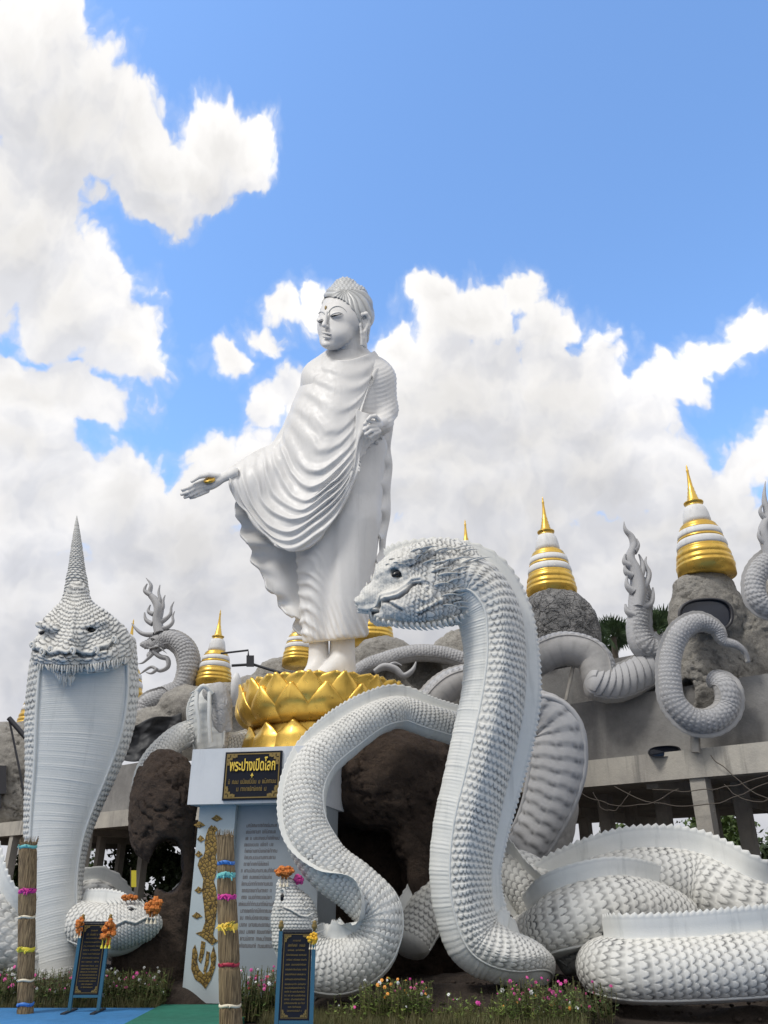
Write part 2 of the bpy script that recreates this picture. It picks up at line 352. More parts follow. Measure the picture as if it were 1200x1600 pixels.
def tube(G, P, R, n=10, caps=True, g=None, sub=1, flat=None):
    """round tube through points P with radii R; optional subdivision"""
    P = np.asarray(P, float); R = np.broadcast_to(np.asarray(R, float), (len(P),)).astype(float)
    if sub > 1:
        tk = chord(P); tt = np.linspace(0, tk[-1], (len(P)-1)*sub+1); P = hermite(tk, P, tt); R = np.maximum(hermite(tk, R[:, None], tt)[:, 0], 1e-4)
    T = unit(np.gradient(P, axis=0)); ref = np.array([0, 0, 1.0]) if abs(T[0][2]) < 0.9 else np.array([1.0, 0, 0])
    N = []; v = unit(np.cross(T[0], ref))
    for k in range(len(P)):
        v = unit(v-T[k]*np.dot(v, T[k])); N.append(v)
    N = np.array(N); B = np.cross(T, N); a = np.linspace(0, 2*np.pi, n, endpoint=False)
    V = P[:, None]+R[:, None, None]*(np.cos(a)[None, :, None]*N[:, None]+np.sin(a)[None, :, None]*B[:, None]*(flat or 1))
    G.grid(V, cv=True)
    if caps: G.fan(V[0], P[0]); G.fan(V[-1][::-1], P[-1])
    return G
def lathe(G, prof, n=32, c=(0, 0, 0)):
    prof = np.asarray(prof, float); a = np.linspace(0, 2*np.pi, n, endpoint=False)
    V = np.stack([prof[:, :1]*np.cos(a), prof[:, :1]*np.sin(a), np.repeat(prof[:, 1:], n, 1)], -1)+np.asarray(c)
    return G.grid(V, cv=True, flip=True)

# ------------------------------------------------------------------ SDF sculpting (surface nets)
def smin(a, b, k):
    h = np.clip(0.5+0.5*(b-a)/k, 0, 1); return b*(1-h)+a*h-k*h*(1-h)
def smax(a, b, k): return -smin(-a, -b, k)
def s_ell(X, c, r, R=None):
    d = X-np.asarray(c, np.float32)
    if R is not None: d = d@np.asarray(R, np.float32)
    r = np.asarray(r, np.float32); q = d/r; k0 = np.sqrt((q*q).sum(-1)); q2 = q/r; k1 = np.sqrt((q2*q2).sum(-1))+1e-6
    return k0*(k0-1)/k1
def s_cap(X, a, b, ra, rb):
    a = np.asarray(a, np.float32); b = np.asarray(b, np.float32); ab = b-a; d = X-a
    h = np.clip((d@ab)/float(ab@ab), 0, 1); e = d-h[..., None]*ab
    return np.sqrt((e*e).sum(-1))-(ra+(rb-ra)*h)
def s_chain(X, pts, k=None):
    r = None
    for p, q in zip(pts[:-1], pts[1:]):
        f = s_cap(X, p[:3], q[:3], p[3], q[3]); r = f if r is None else (np.minimum(r, f) if not k else smin(r, f, k))
    return r
def s_box(X, c, h, rd, R=None):
    d = X-np.asarray(c, np.float32)
    if R is not None: d = d@np.asarray(R, np.float32)
    q = np.abs(d)-(np.asarray(h, np.float32)-rd)
    return np.sqrt((np.maximum(q, 0)**2).sum(-1))+np.minimum(q.max(-1), 0)-rd
def nets(fn, lo, hi, step):
    lo = np.asarray(lo, float); hi = np.asarray(hi, float); n = np.ceil((hi-lo)/step).astype(int)+1
    ax = [np.float32(lo[i]+step*np.arange(n[i])) for i in range(3)]
    F = np.empty(n, np.float32)
    for i0 in range(0, n[0], 24):     # in slabs, to bound the memory
        X = np.stack(np.meshgrid(ax[0][i0:i0+24], ax[1], ax[2], indexing='ij'), -1); F[i0:i0+24] = fn(X)
    ins = F < 0; S = np.zeros(tuple(n-1)+(3,), np.float32); C = np.zeros(tuple(n-1), np.int32); quads = []
    for axis in range(3):
        sl0 = [slice(None)]*3; sl1 = [slice(None)]*3; sl0[axis] = slice(0, -1); sl1[axis] = slice(1, None)
        idx = np.argwhere(ins[tuple(sl0)] != ins[tuple(sl1)])
        o = [a for a in range(3) if a != axis]
        idx = idx[(idx[:, o[0]] > 0) & (idx[:, o[1]] > 0) & (idx[:, o[0]] < n[o[0]]-1) & (idx[:, o[1]] < n[o[1]]-1)]
        e = np.zeros(3, int); e[axis] = 1; j = idx+e
        f0 = F[tuple(idx.T)]; f1 = F[tuple(j.T)]; p = idx.astype(np.float32); p[:, axis] += f0/(f0-f1)
        cells = []
        for (da, db) in ((0, 0), (1, 0), (1, 1), (0, 1)):
            c = idx.copy(); c[:, o[0]] -= da; c[:, o[1]] -= db; cells.append(c)
            np.add.at(S, tuple(c.T), p); np.add.at(C, tuple(c.T), 1)
        quads.append((cells, ins[tuple(idx.T)] ^ (axis == 1)))
    m = C > 0; ID = np.full(C.shape, -1, np.int64); ID[m] = np.arange(m.sum())
    V = S[m]/C[m][:, None]*step+lo; Q = []
    for cells, fl in quads:
        q = np.stack([ID[tuple(c.T)] for c in cells], -1); q[fl] = q[fl][:, ::-1]; Q.append(q)
    return V, np.vstack(Q)[:, ::-1]
def vnormals(V, Q):
    fn = np.cross(V[Q[:, 2]]-V[Q[:, 0]], V[Q[:, 3]]-V[Q[:, 1]]); N = np.zeros_like(V)
    for k in range(4): np.add.at(N, Q[:, k], fn)
    return unit(N)
def relax(V, Q, it=2, w=0.5):
    for _ in range(it):
        S = np.zeros_like(V); C = np.zeros(len(V))
        for k in range(4):
            np.add.at(S, Q[:, k], V[Q[:, (k+1) % 4]]+V[Q[:, (k+3) % 4]]); np.add.at(C, Q[:, k], 2)
        V = V*(1-w)+w*S/C[:, None]
    return V

m, t, b = new_mat('gilded_relief'); P = geo_pos(t); v = t.voro(P, 16, 'DISTANCE_TO_EDGE')
t.l.new(t.mix(t.ramp(v, 0.0, 0.16), c4((0.05, 0.032, 0.012)), c4((0.30, 0.19, 0.045))), b.inputs['Base Color']); b.inputs['Roughness'].default_value = .5; b.inputs['Metallic'].default_value = .3; bump(t, b, v, .6, .02); M['gilded'] = m
# ------------------------------------------------------------------ carved scales and serpent bodies
def WV(x, y, Y):
    x, y, Y = np.broadcast_arrays(np.asarray(x, float), y, Y)
    u = (x-600)/FPX; v = (800-y)/FPX; k = Y/(CT-v*ST)
    return np.stack([u*k, Y, 1.6+(ST+v*CT)*k], -1)
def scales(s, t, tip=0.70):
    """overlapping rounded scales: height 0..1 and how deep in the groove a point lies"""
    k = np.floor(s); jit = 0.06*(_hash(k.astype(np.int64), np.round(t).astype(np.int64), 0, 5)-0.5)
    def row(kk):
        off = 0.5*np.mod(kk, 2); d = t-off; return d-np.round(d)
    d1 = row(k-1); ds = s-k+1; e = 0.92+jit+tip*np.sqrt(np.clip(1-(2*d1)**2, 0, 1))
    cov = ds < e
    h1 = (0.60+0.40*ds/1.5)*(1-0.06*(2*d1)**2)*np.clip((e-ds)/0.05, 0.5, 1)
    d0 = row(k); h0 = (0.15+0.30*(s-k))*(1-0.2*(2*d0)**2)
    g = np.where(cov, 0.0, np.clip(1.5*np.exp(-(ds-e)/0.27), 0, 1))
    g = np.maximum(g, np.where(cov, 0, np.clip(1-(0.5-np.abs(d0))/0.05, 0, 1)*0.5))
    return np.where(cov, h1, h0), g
def ctrl_world(ctrl):
    P = np.array([W(c[0], c[1], c[2]) for c in ctrl]); m_ = np.array([mpx(c[0], c[1], c[2]) for c in ctrl])
    return P, m_
class Spine:
    def __init__(s, ctrl):
        """ctrl rows: x, y, Y, half depth px, half width px, dorsal direction, crest height px"""
        P, m_ = ctrl_world(ctrl); s.tk = chord(P); s.P = P; s.R = np.array([[c[3], c[4], c[6]] for c in ctrl])*m_[:, None]; s.D = unit(np.array([c[5] for c in ctrl], float)); s.len = s.tk[-1]
    def at(s, t):
        P = hermite(s.tk, s.P, t); T = unit(np.gradient(P, axis=0)); R = np.maximum(hermite(s.tk, s.R, t), 1e-3); D = hermite(s.tk, s.D, t)
        D = unit(D-T*(D*T).sum(-1, keepdims=True)); return P, T, D, np.cross(T, D), R
def sect(phi, p):
    c, s_ = np.cos(phi), np.sin(phi); return np.sign(c)*np.abs(c)**(2/p), np.sign(s_)*np.abs(s_)**(2/p)
def serpent(parent, ctrl, mat='white', matb='white_belly', nscale=22, phib=2.2, asp=1.0, amp=0.045, rib=0.10, ribamp=0.012, p=2.0, spp=9, crest=True, tooth=0.16, t0=0.0, t1=1.0, crest_rng=None, trim=0.05, plates=False, caps=True, smooth_back=False, crest_w=0.10, sawd=0.12, bgroove=1.0, names=('body', 'belly', 'crest', 'belly_rim')):
    S = Spine(ctrl); L = S.len; tt = np.linspace(0, L, 600); R = S.at(tt)[4]; rm = 0.5*(R[:, 0]+R[:, 1])
    wid = 2*phib*rm/nscale; sl = wid*asp; sc = np.concatenate([[0], np.cumsum(np.diff(tt)/(0.5*(sl[1:]+sl[:-1])))]); Ns = sc[-1]
    a, b = t0*Ns, t1*Ns; nu = int(max(8, (b-a)*spp)); nv = int(nscale*spp)+1
    su = np.linspace(a, b, nu); tu = np.interp(su, sc, tt); P, T, D, Lt, R = S.at(tu)
    phi = np.linspace(-phib, phib, nv); tv = (phi+phib)/(2*phib)*nscale
    if smooth_back:
        k = su[:, None]*0.8+np.abs(phi)[None]*1.0; fr = k-np.floor(k); H = np.clip(fr*1.2, 0, 1)**0.7*np.ones((nu, nv)); Gv = np.clip(1-fr/0.12, 0, 1)
    else:
        SS, TT = np.meshgrid(su, tv, indexing='ij'); w1 = np.stack([SS*.16, TT*.16, 0*SS+nscale], -1)
        H, Gv = scales(SS+0.55*fbm(w1, 3, 11), TT+0.40*fbm(w1+9.7, 3, 12)); cell = _hash(np.floor(SS*.999).astype(np.int64), np.round(TT).astype(np.int64), 1, 3); H = H*(0.82+0.3*fbm(w1*5, 2, 14)); Gv = Gv*(0.75+0.5*fbm(w1*2.5, 2, 15))
    ca, sb = sect(phi, p); am = amp*rm.mean()
    base = P[:, None]+D[:, None]*(ca[None, :, None]*R[:, None, 0:1])+Lt[:, None]*(sb[None, :, None]*R[:, None, 1:2])
    nr = unit(D[:, None]*(np.cos(phi)[None, :, None]/R[:, None, 0:1])+Lt[:, None]*(np.sin(phi)[None, :, None]/R[:, None, 1:2]))
    fade = np.clip((phib-np.abs(phi))/0.10, 0, 1)[None]
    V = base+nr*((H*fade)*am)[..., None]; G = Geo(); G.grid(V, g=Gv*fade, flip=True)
    if caps:
        for k, fl in ((0, False), (-1, True)):
            ring = V[k]; c = P[k]+T[k]*(-0.5 if k == 0 else 0.5)*R[k, 0]
            n = 6; an = np.linspace(0, np.pi/2, n)[1:]
            rows = [P[k]+(ring-P[k])*np.cos(q)+(c-P[k])*np.sin(q) for q in an]; G.grid(np.stack([ring]+rows), flip=not fl)
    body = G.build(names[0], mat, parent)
    # belly
    nb = 41 if not plates else 61; pb = np.linspace(phib, 2*np.pi-phib, nb); ca, sb = sect(pb, p)
    nub = int(max(8, L*(t1-t0)/(rib/5))); tb = np.linspace(tu[0], tu[-1], nub); Pb, Tb, Db, Lb, Rb = S.at(tb)
    nrb = unit(Db[:, None]*(np.cos(pb)[None, :, None]/Rb[:, None, 0:1])+Lb[:, None]*(np.sin(pb)[None, :, None]/Rb[:, None, 1:2]))
    w = tb[:, None]/rib+0.25*np.cos((pb[None]-np.pi)/(np.pi-phib)*np.pi/2) if not plates else tb[:, None]/rib+0.18*np.abs(np.sin((pb[None]-np.pi)/(np.pi-phib)*np.pi*1.5))
    fr = w-np.floor(w); hb = np.where(fr < 0.82, 0.35+0.65*fr/0.82, (1-fr)/0.18); gb = np.clip(1-np.abs(fr-0.93)/0.10, 0, 1)
    if not plates:
        lim = 1-0.35*np.abs((pb-np.pi)/(np.pi-phib))**2; hb = hb*(0.7+0.6*vnoise(np.stack([w*0.9, w*0+3, w*0], -1), 3)[..., :])*lim[None]
    ed = np.clip((1-np.abs((pb-np.pi)/(np.pi-phib)))/0.06, 0, 1)[None]
    Vb = Pb[:, None]+Db[:, None]*(ca[None, :, None]*Rb[:, None, 0:1])+Lb[:, None]*(sb[None, :, None]*Rb[:, None, 1:2])+nrb*((hb*ribamp-0.02*ed)[..., None])
    G = Geo(); G.grid(Vb, g=gb*ed*(1 if plates else 0.5*bgroove), flip=True)
    if caps:
        for k, fl in ((0, False), (-1, True)):
            ring = Vb[k]; c = Pb[k]+Tb[k]*(-0.5 if k == 0 else 0.5)*Rb[k, 0]; an = np.linspace(0, np.pi/2, 6)[1:]
            G.grid(np.stack([ring]+[Pb[k]+(ring-Pb[k])*np.cos(q)+(c-Pb[k])*np.sin(q) for q in an]), flip=not fl)
    G.build(names[1], matb, parent)
    if trim:
        G = Geo()
        for sg in (1, -1):
            ca, sb = sect(np.array([phib*sg]), p); nt = max(12, int(L*(t1-t0)/0.04)); tr = np.linspace(tu[0], tu[-1], nt); Pt, _, Dt, Lt2, Rt = S.at(tr)
            Q = Pt+Dt*ca*Rt[:, :1]+Lt2*sb*Rt[:, 1:2]; tube(G, Q, trim*Rt[:, :2].mean(1), 8)
        G.build(names[3], matb, parent)
    if crest:
        c0, c1 = crest_rng or (t0, t1)
        spt = 6; n = int(max(4, L*(c1-c0)/tooth))*spt; tr = np.linspace(c0*L, c1*L, n+1); Pt, Tt, Dt, Lt2, Rt = S.at(tr); k = np.arange(n+1)
        fr = (k % spt)/spt; saw = np.where(fr < 0.7, fr/0.7, (1-fr)/0.3); jit = 1+0.10*vnoise(np.stack([k//spt*1.7, k*0, k*0], -1), 9)
        hh = Rt[:, 2]; rows = []; gr = []
        prof = [(0.0, 1.6, 0), (0.10, 1.35, 0), (0.13, 0.95, 1), (0.17, 0.75, 0), (0.55, 0.55, 0), (0.80, 0.38, 0), (0.86, 0.22, .6), (1.0, 0.10, 0)]
        for sg in (1, -1):
            for f, wd, gg in (prof if sg == 1 else prof[::-1]):
                top = (f+(sawd*saw*jit if f == 1.0 else (0.05*saw if f > .85 else 0)))
                rows.append(Pt+Dt*(Rt[:, :1]*0.93+(hh*top)[:, None])+Lt2*(sg*wd*crest_w*(0.5*Rt[:, 1:2]+0.5*hh[:, None]))); gr.append(np.full(n+1, float(gg)))
        V = np.stack(rows, 1); G = Geo(); G.grid(V, g=np.stack(gr, 1), flip=False); G.fan(V[0], V[0].mean(0)); G.fan(V[-1][::-1], V[-1].mean(0)); G.build(names[2], matb, parent)
    return S
def spike(G, base, tip, w, bend=(0, 0, 0), flat=0.5, n=7):
    """curved pointed scale or tooth, leaf-like in section"""
    base = np.asarray(base, float); tip = np.asarray(tip, float); t = np.linspace(0, 1, n)[:, None]
    P = base*(1-t)+tip*t+np.asarray(bend)*(4*t*(1-t)); R = w*np.array([0.75, 1.0, 0.95, 0.75, 0.5, 0.28, 0.02])[:n]
    return tube(G, P, R, 7, caps=True, flat=flat)
class Sculpt:
    """space of a carved head: x, y in picture pixels at depth Y0, d in pixels towards the camera"""
    def __init__(s, x, y, Y0, shear=0.0): s.x0, s.y0, s.Y0, s.m, s.k = x, y, Y0, mpx(x, y, Y0), shear
    def w(s, V):
        V = np.asarray(V, float); d = V[..., 1]+s.k*(s.x0-V[..., 0]); return WV(V[..., 0], -V[..., 2], s.Y0-d*s.m)
    def make(s, fn, lo, hi, step, disp=None, it=2):
        V, Q = nets(fn, lo, hi, step); V = relax(V.astype(float), Q, it); N = vnormals(V, Q); s.V = V; s.N = N; s.Q = Q; g = None
        if disp is not None:
            h, g = disp(V, N); V = V+N*h[:, None]
        s.V = V; G = Geo(); G.add(s.w(V), Q, g=g); return G
    def surf(s, x, y, side=1, lift=0.0):
        """point on the near (or far) face of the carved head"""
        dd = (s.V[:, 0]-x)**2+(s.V[:, 2]+y)**2; k = np.argsort(dd)[:40]; c = s.V[k]; ok = s.N[k][:, 1]*side > 0
        c = c[ok] if ok.any() else c; j = np.argmax(c[:, 1]*side); return np.array([x, c[j, 1]+lift*side, -y])
def near_poly(V, pts):
    """distance in the x / y plane to a polyline, and the side"""
    P = V[:, [0, 2]]*[1, -1]; best = np.full(len(P), 1e9)
    for a, b in zip(pts[:-1], pts[1:]):
        a = np.array(a, float); b = np.array(b, float); ab = b-a; h = np.clip(((P-a)@ab)/(ab@ab), 0, 1); best = np.minimum(best, np.linalg.norm(P-a-h[:, None]*ab, axis=1))
    return best
# ------------------------------------------------------------------ the great naga on the right of the pedestal
MY = 13.6
nag = thing('naga_statue', W(745, 1530, MY), 'largest white naga statue, rearing in profile right of the pedestal, coils lying on the ground', 'naga statue', 'white naga statues')
main_c = [(596, 962, MY, 22, 20, (.2, 0, 1), 4), (640, 936, MY, 52, 36, (.1, 0, 1), 40), (692, 916, MY, 58, 50, (.05, 0, 1), 28), (733, 920, MY, 56, 56, (.42, .1, 1), 26), (760, 956, MY, 53, 60, (.8, .2, .6), 26), (771, 1010, MY, 50, 62, (.98, .14, .15), 26),
          (770, 1080, MY, 50, 66, (.99, .06, 0), 28), (757, 1150, MY, 51, 68, (.99, .06, 0), 28), (741, 1220, MY, 50, 66, (.99, .06, 0), 26), (724, 1300, MY, 50, 60, (.99, .06, 0), 22), (718, 1360, MY, 49, 54, (.98, .08, .05), 20),
          (724, 1420, MY, 48, 50, (.93, .08, .3), 22), (742, 1470, MY, 46, 48, (.6, .1, .75), 24), (782, 1494, MY, 40, 46, (.1, .05, 1), 26), (812, 1502, MY+.25, 38, 44, (-.1, .2, 1), 22), (822, 1530, MY+1.2, 34, 42, (-.2, .3, 1), 16)]
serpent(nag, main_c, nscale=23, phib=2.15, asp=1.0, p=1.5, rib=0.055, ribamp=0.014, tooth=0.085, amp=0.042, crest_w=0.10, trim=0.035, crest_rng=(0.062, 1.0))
# loop behind the neck, then the three coils on the ground
up = (0, .15, 1)
serpent(nag, [(905, 1500, 15.1, 34, 40, up, 18), (868, 1440, 15.3, 36, 42, (.2, -.5, 1), 22), (836, 1392, 15.6, 38, 44, (-.3, -.7, .7), 24), (795, 1368, 16.0, 38, 44, (-.1, -.5, 1), 24), (735, 1385, 16.2, 38, 44, up, 22), (675, 1420, 15.9, 36, 40, up, 18), (640, 1475, 15.6, 32, 38, up, 16)],
        nscale=18, tooth=0.10, amp=0.042)
serpent(nag, [(838, 1462, 15.6, 40, 50, (0, -.2, 1), 30), (868, 1424, 15.5, 42, 50, (-.2, -.2, 1), 32), (925, 1392, 15.4, 44, 52, (-.15, -.2, 1), 32), (1013, 1372, 15.4, 45, 52, (0, -.2, 1), 34), (1090, 1380, 15.3, 45, 52, (.15, -.3, 1), 36), (1150, 1408, 14.9, 46, 54, (.4, -.6, .9), 36), (1215, 1440, 14.9, 50, 56, (.2, -.2, 1), 34), (1300, 1450, 15.2, 52, 58, up, 34)],
        nscale=18, tooth=0.105, amp=0.042)
serpent(nag, [(800, 1480, 15.5, 34, 42, up, 22), (852, 1458, 14.8, 40, 46, (-.1, -.25, 1), 26), (890, 1436, 14.45, 46, 52, (-.15, -.25, 1), 30), (948, 1418, 14.4, 46, 52, (-.05, -.25, 1), 30), (1005, 1420, 14.7, 43, 50, (.1, -.2, 1), 30), (1060, 1440, 15.2, 38, 46, up, 28)],
        nscale=18, tooth=0.105, amp=0.042, crest_rng=(0.2, 0.93), sawd=0.04)
serpent(nag, [(1010, 1500, 15.0, 38, 44, up, 16), (950, 1512, 14.0, 43, 48, (-.1, 0, 1), 28), (980, 1517, 13.2, 46, 52, (-.05, -.2, 1), 36), (1080, 1515, 12.95, 47, 54, (0, -.22, 1), 37), (1180, 1508, 12.9, 48, 55, (0, -.22, 1), 38), (1290, 1498, 13.2, 48, 55, (0, -.22, 1), 38)],
        nscale=18, tooth=0.095, amp=0.042, crest_rng=(0.33, 1.0), rib=0.08)
# ---- its head
hs = Sculpt(650, 910, MY-0.1, 0.10)
def f_head(X):
    f = s_ell(X, (690, 0, -898), (72, 50, 56)); f = smin(f, s_ell(X, (636, 0, -894), (44, 42, 38)), 14)
    f = smin(f, s_cap(X, (642, 0, -908), (582, 0, -934), 38, 21), 12); f = smin(f, s_ell(X, (612, 0, -901), (28, 32, 27)), 10)
    f = smin(f, s_cap(X, (600, 0, -925), (568, 0, -945), 17, 13), 6)
    f = smin(f, s_cap(X, (700, 0, -942), (592, 0, -963), 36, 15), 8)
    for sg in (1, -1):
        f = smin(f, s_ell(X, (650, 30*sg, -943), (54, 26, 33)), 9)
        f = smin(f, s_ell(X, (604, 14*sg, -958), (20, 16, 14)), 6)
        f = smin(f, s_chain(X, [(598, 25*sg, -893, 4), (615, 36*sg, -884, 6), (640, 42*sg, -872, 7), (668, 44*sg, -852, 4)]), 6)
        f = smin(f, s_ell(X, (562, 10*sg, -940), (9, 8, 8)), 5)
        f = smax(f, -s_ell(X, (619, 42*sg, -896), (12, 14, 6.5), [[.86, 0, .5], [0, 1, 0], [-.5, 0, .86]]), 3)
        f = smax(f, -s_ell(X, (556, 10*sg, -943), (4, 4, 3)), 2)
    return f
LIP = [(556, 951), (575, 953), (589, 949), (597, 934), (622, 927), (636, 918), (645, 907), (656, 905)]
def d_head(V, N):
    x, y = V[:, 0], -V[:, 2]; r = np.hypot(x-600, y-930)
    s1, g1 = scales(x/7.0+1.2*fbm(V/22., 2, 31), y/6.5+1.2*fbm(V/22., 2, 32)); s2, g2 = scales(x/4.2, y/4.0)
    w = np.clip((x-612)/40, 0, 1); h = (s1*1.7*w+s2*0.45*(1-w)+1.1*fbm(V/5.0, 2, 8)*(1-w)); g = g1*w*0.9+g2*(1-w)*0.25
    h += 2.6*fbm(V/14.0, 4, 3); dl = near_poly(V, LIP); side = (np.abs(N[:, 1]) > 0.15)
    lip = np.exp(-((dl-3)/3.2)**2)*side*(x > 560); h = h*(1-0.8*lip)+lip*5.0
    line = np.array(LIP)[:, :]+[0, 6.5]; gl = np.exp(-(near_poly(V, line.tolist())/2.2)**2)*side; h -= 7*gl; g = np.clip(g*(1-lip)+gl*0.9, 0, 1)
    # curl at the corner of the mouth and the pad below the lip
    for (cx_, cy_, r0) in ((664, 922, 13), (668, 924, 5.5)):
        rr = np.hypot((x-cx_)/1.0, (y-cy_)/1.25); q = np.exp(-((rr-r0)/2.2)**2)*side; h = h*(1-q*.7)+3.5*q
    for (a, b) in (((605, 935), (628, 948)), ((655, 955), (700, 930)), ((700, 905), (745, 895)), ((700, 925), (748, 912)), ((690, 940), (735, 930)), ((680, 890), (715, 870)), ((640, 880), (680, 862))):
        q = np.exp(-(near_poly(V, [a, b])/2.6)**2)*side; h += 3.2*q
        q = np.exp(-(near_poly(V, [(a[0], a[1]+5.5), (b[0], b[1]+5.5)])/1.8)**2)*side; h -= 2.5*q; g = np.clip(g+q*.6, 0, 1)
    return h, g
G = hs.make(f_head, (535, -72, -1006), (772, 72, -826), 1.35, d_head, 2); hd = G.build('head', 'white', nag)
for sg in (1, -1):
    G = Geo(); e = hs.surf(619, 897, sg); c = hs.w(np.array([[618, 33*sg, -897]]))[0]; Vv = []
    u_, v_ = np.meshgrid(np.linspace(0, np.pi, 9), np.linspace(0, 2*np.pi, 12, endpoint=False), indexing='ij')
    ex = 9.5*np.sin(u_)*np.cos(v_); ez = 5.2*np.sin(u_)*np.sin(v_); E = np.stack([620+.86*ex-.5*ez, 35.5*sg+6*np.cos(u_)*sg, -896+.5*ex+.86*ez], -1); G.grid(hs.w(E), cv=True); G.build('eye', 'eye_black', hd)
r = random.Random(3)
for sg in (1, -1):     # fringe of scales under the jaw
    G = Geo()
    for k in range(18):
        t = k/17; x = 590+148*t; y = np.interp(t, [0, .16, .45, .63, .85, 1], [971, 977, 979, 977, 968, 956]); L_ = 7+6*math.sin(math.pi*min(1, t*1.1))
        b = np.array([x, (13+30*math.sin(math.pi*(0.12+0.7*t)))*sg, -(y-5)]); e = b+[L_*.75, 2*sg, -L_*.9]
        a1, a2 = hs.w(np.array([b, e])); spike(G, a1, a2, (4.2+1.6*math.sin(math.pi*t))*hs.m, bend=hs.m*np.array([-1.5, 0, -1.5]), flat=.6)
    G.build('jaw_fringe', 'white', hd); G = Geo()
    for (x, y, L_, dx, dy) in [(725, 955, 26, .95, .35), (705, 962, 22, .8, .6), (724, 948, 26, 1, .15)]:
        b = hs.surf(x, y, sg, -2); e = b+[L_*dx, 5*sg, -L_*dy]; a1, a2 = hs.w(np.array([b, e])); spike(G, a1, a2, 5*hs.m)
    G.build('cheek_spikes', 'white', hd)
for sg in (1, -1):     # mane of long flat scales flowing back over the neck
    G = Geo()
    for row, (xa, xb, y, n, L_) in enumerate([(640, 735, 862, 6, 30), (655, 745, 878, 6, 34), (668, 752, 896, 5, 38), (678, 752, 914, 5, 38), (684, 752, 931, 5, 34), (690, 742, 947, 4, 28), (600, 640, 880, 4, 15), (606, 655, 872, 4, 16)]):
        for k in range(n):
            x = xa+(xb-xa)*(k+r.random()*.5)/n; yy = y+r.uniform(-4, 4); b = hs.surf(x, yy, sg, -1.5); l = L_*r.uniform(.75, 1.15); up_ = r.uniform(.0, .3) if row < 5 else r.uniform(-.3, .1)
            e = b+[l, 1.5*sg, l*up_]; a1, a2 = hs.w(np.array([b, e])); spike(G, a1, a2, r.uniform(2.2, 3.6)*hs.m*(1 if row < 6 else .6), bend=hs.m*np.array([0, 2.5*-sg, 2]), flat=.45)
    G.build('mane', 'white', hd)
for nm_, lst_ in (('nose_horns', [(589, 900, 20, -.1, -1, 5), (598, 888, 12, .2, -1, 4), (607, 879, 12, .25, -1, 4), (574, 918, 9, -.2, -1, 3.5), (581, 908, 11, -.1, -1, 3.5), (568, 928, 6, -.3, -1, 3)]), ('brow_horns', [(619, 871, 12, .2, -1, 4), (631, 864, 14, -.1, -1, 5), (641, 857, 12, .4, -.9, 4.5)])):
  G = Geo()
  for (x, y, L_, dx, dy, w_) in lst_:
    a1, a2 = hs.w(np.array([(x, 0, -y), (x+L_*dx, 0, -(y+L_*dy))])); spike(G, a1, a2, w_*hs.m, flat=.6)
  G.build(nm_, 'white', hd)
for sg in (1, -1):
    for (x, y, L_) in ((577, 953, 14), (562, 952, 7)):
        b = np.array([x, 12*sg, -y]); a1, a2 = hs.w(np.array([b, b+[4, 1*sg, -L_]])); spike(Geo(), a1, a2, 1)
        G = Geo(); spike(G, a1, a2, 3.2*hs.m, flat=.8); G.build('fang', 'white_belly', hd)
# ------------------------------------------------------------------ the standing statue
BY = 17.0
bud = thing('standing_statue', W(520, 1082, BY), 'tall pearl white robed statue standing on the golden lotus, right palm held out', 'statue')
bs = Sculpt(540, 700, BY)
def zz(pts): return [(x, d, -y, r) for (x, y, d, r) in pts]
def f_body(X):
    f = s_ell(X, (541, 0, -632), (66, 42, 96))
    f = smin(f, s_cap(X, (494, -2, -588), (588, 0, -586), 22, 26), 22)
    f = smin(f, s_ell(X, (528, 0, -770), (66, 44, 130)), 24)
    f = smin(f, s_cap(X, (552, 4, -810), (536, 8, -995), 42, 31), 14)
    f = smin(f, s_cap(X, (498, 0, -810), (497, 2, -995), 40, 25), 12)
    f = smin(f, s_cap(X, (572, -12, -700), (556, -16, -1000), 34, 14), 14)
    f = smax(f, X[..., 2]*-1-1001+0.10*(X[..., 0]-520), 2)
    f = smin(f, s_chain(X, zz([(594, 596, 0, 25), (602, 640, 4, 19), (598, 662, 26, 15), (589, 664, 48, 11)]), 8), 10)
    f = smin(f, s_chain(X, zz([(494, 597, -12, 20), (464, 657, -14, 15), (434, 704, -12, 13), (394, 731, -2, 10), (358, 744, 14, 7.0)]), 8), 10)
    f = smin(f, s_cap(X, (548, 2, -548), (546, 0, -575), 24, 32), 10)
    return f
def d_body(V, N):
    x, y = V[:, 0], -V[:, 2]; h = np.zeros(len(V)); w0 = np.clip((y-700)/70, 0, 1)
    xs = x-(528+0.02*(y-700)); ph = xs*0.20/(0.75+0.35*np.clip((y-720)/280, 0, 1))+0.6*np.sin(y*0.022)+0.7*fbm(V*[.02, .02, .006], 2, 4)*3
    right = np.clip((x-500)/22, 0, 1)
    h += w0*right*(3.2*(0.5+0.5*np.cos(ph*1.0))**2*np.clip((y-820)/120, 0.15, 1)-0.5)
    u = (y-0.027*(x-474)**2+9*fbm(V*.03, 2, 7))/19.0; uw = (1-right)*np.clip((y-855)/20, 0, 1)*np.exp(-((x-474)/26)**2)
    h += uw*(2.6*(0.5+0.5*np.cos(u*2*np.pi))**1.5-1.0)
    ar = np.clip((x-556)/12, 0, 1)*np.clip((690-y)/30, 0, 1)*np.clip((y-560)/20, 0, 1)     # arcs on the sleeve
    h += ar*0.8*(0.5+0.5*np.cos((y+0.010*(x-590)**2+0.28*(x-590))/7.5*2*np.pi+fbm(V*.03, 2, 5)*4))**2
    st = np.clip((y-930)/60, 0, 1)*(2.6*np.cos((x-510-(y-1000)*0.35)*0.33)**2); h += st; h *= np.clip((1002-y)/10, 0, 1)*(N[:, 2] > -.5)
    return h, None
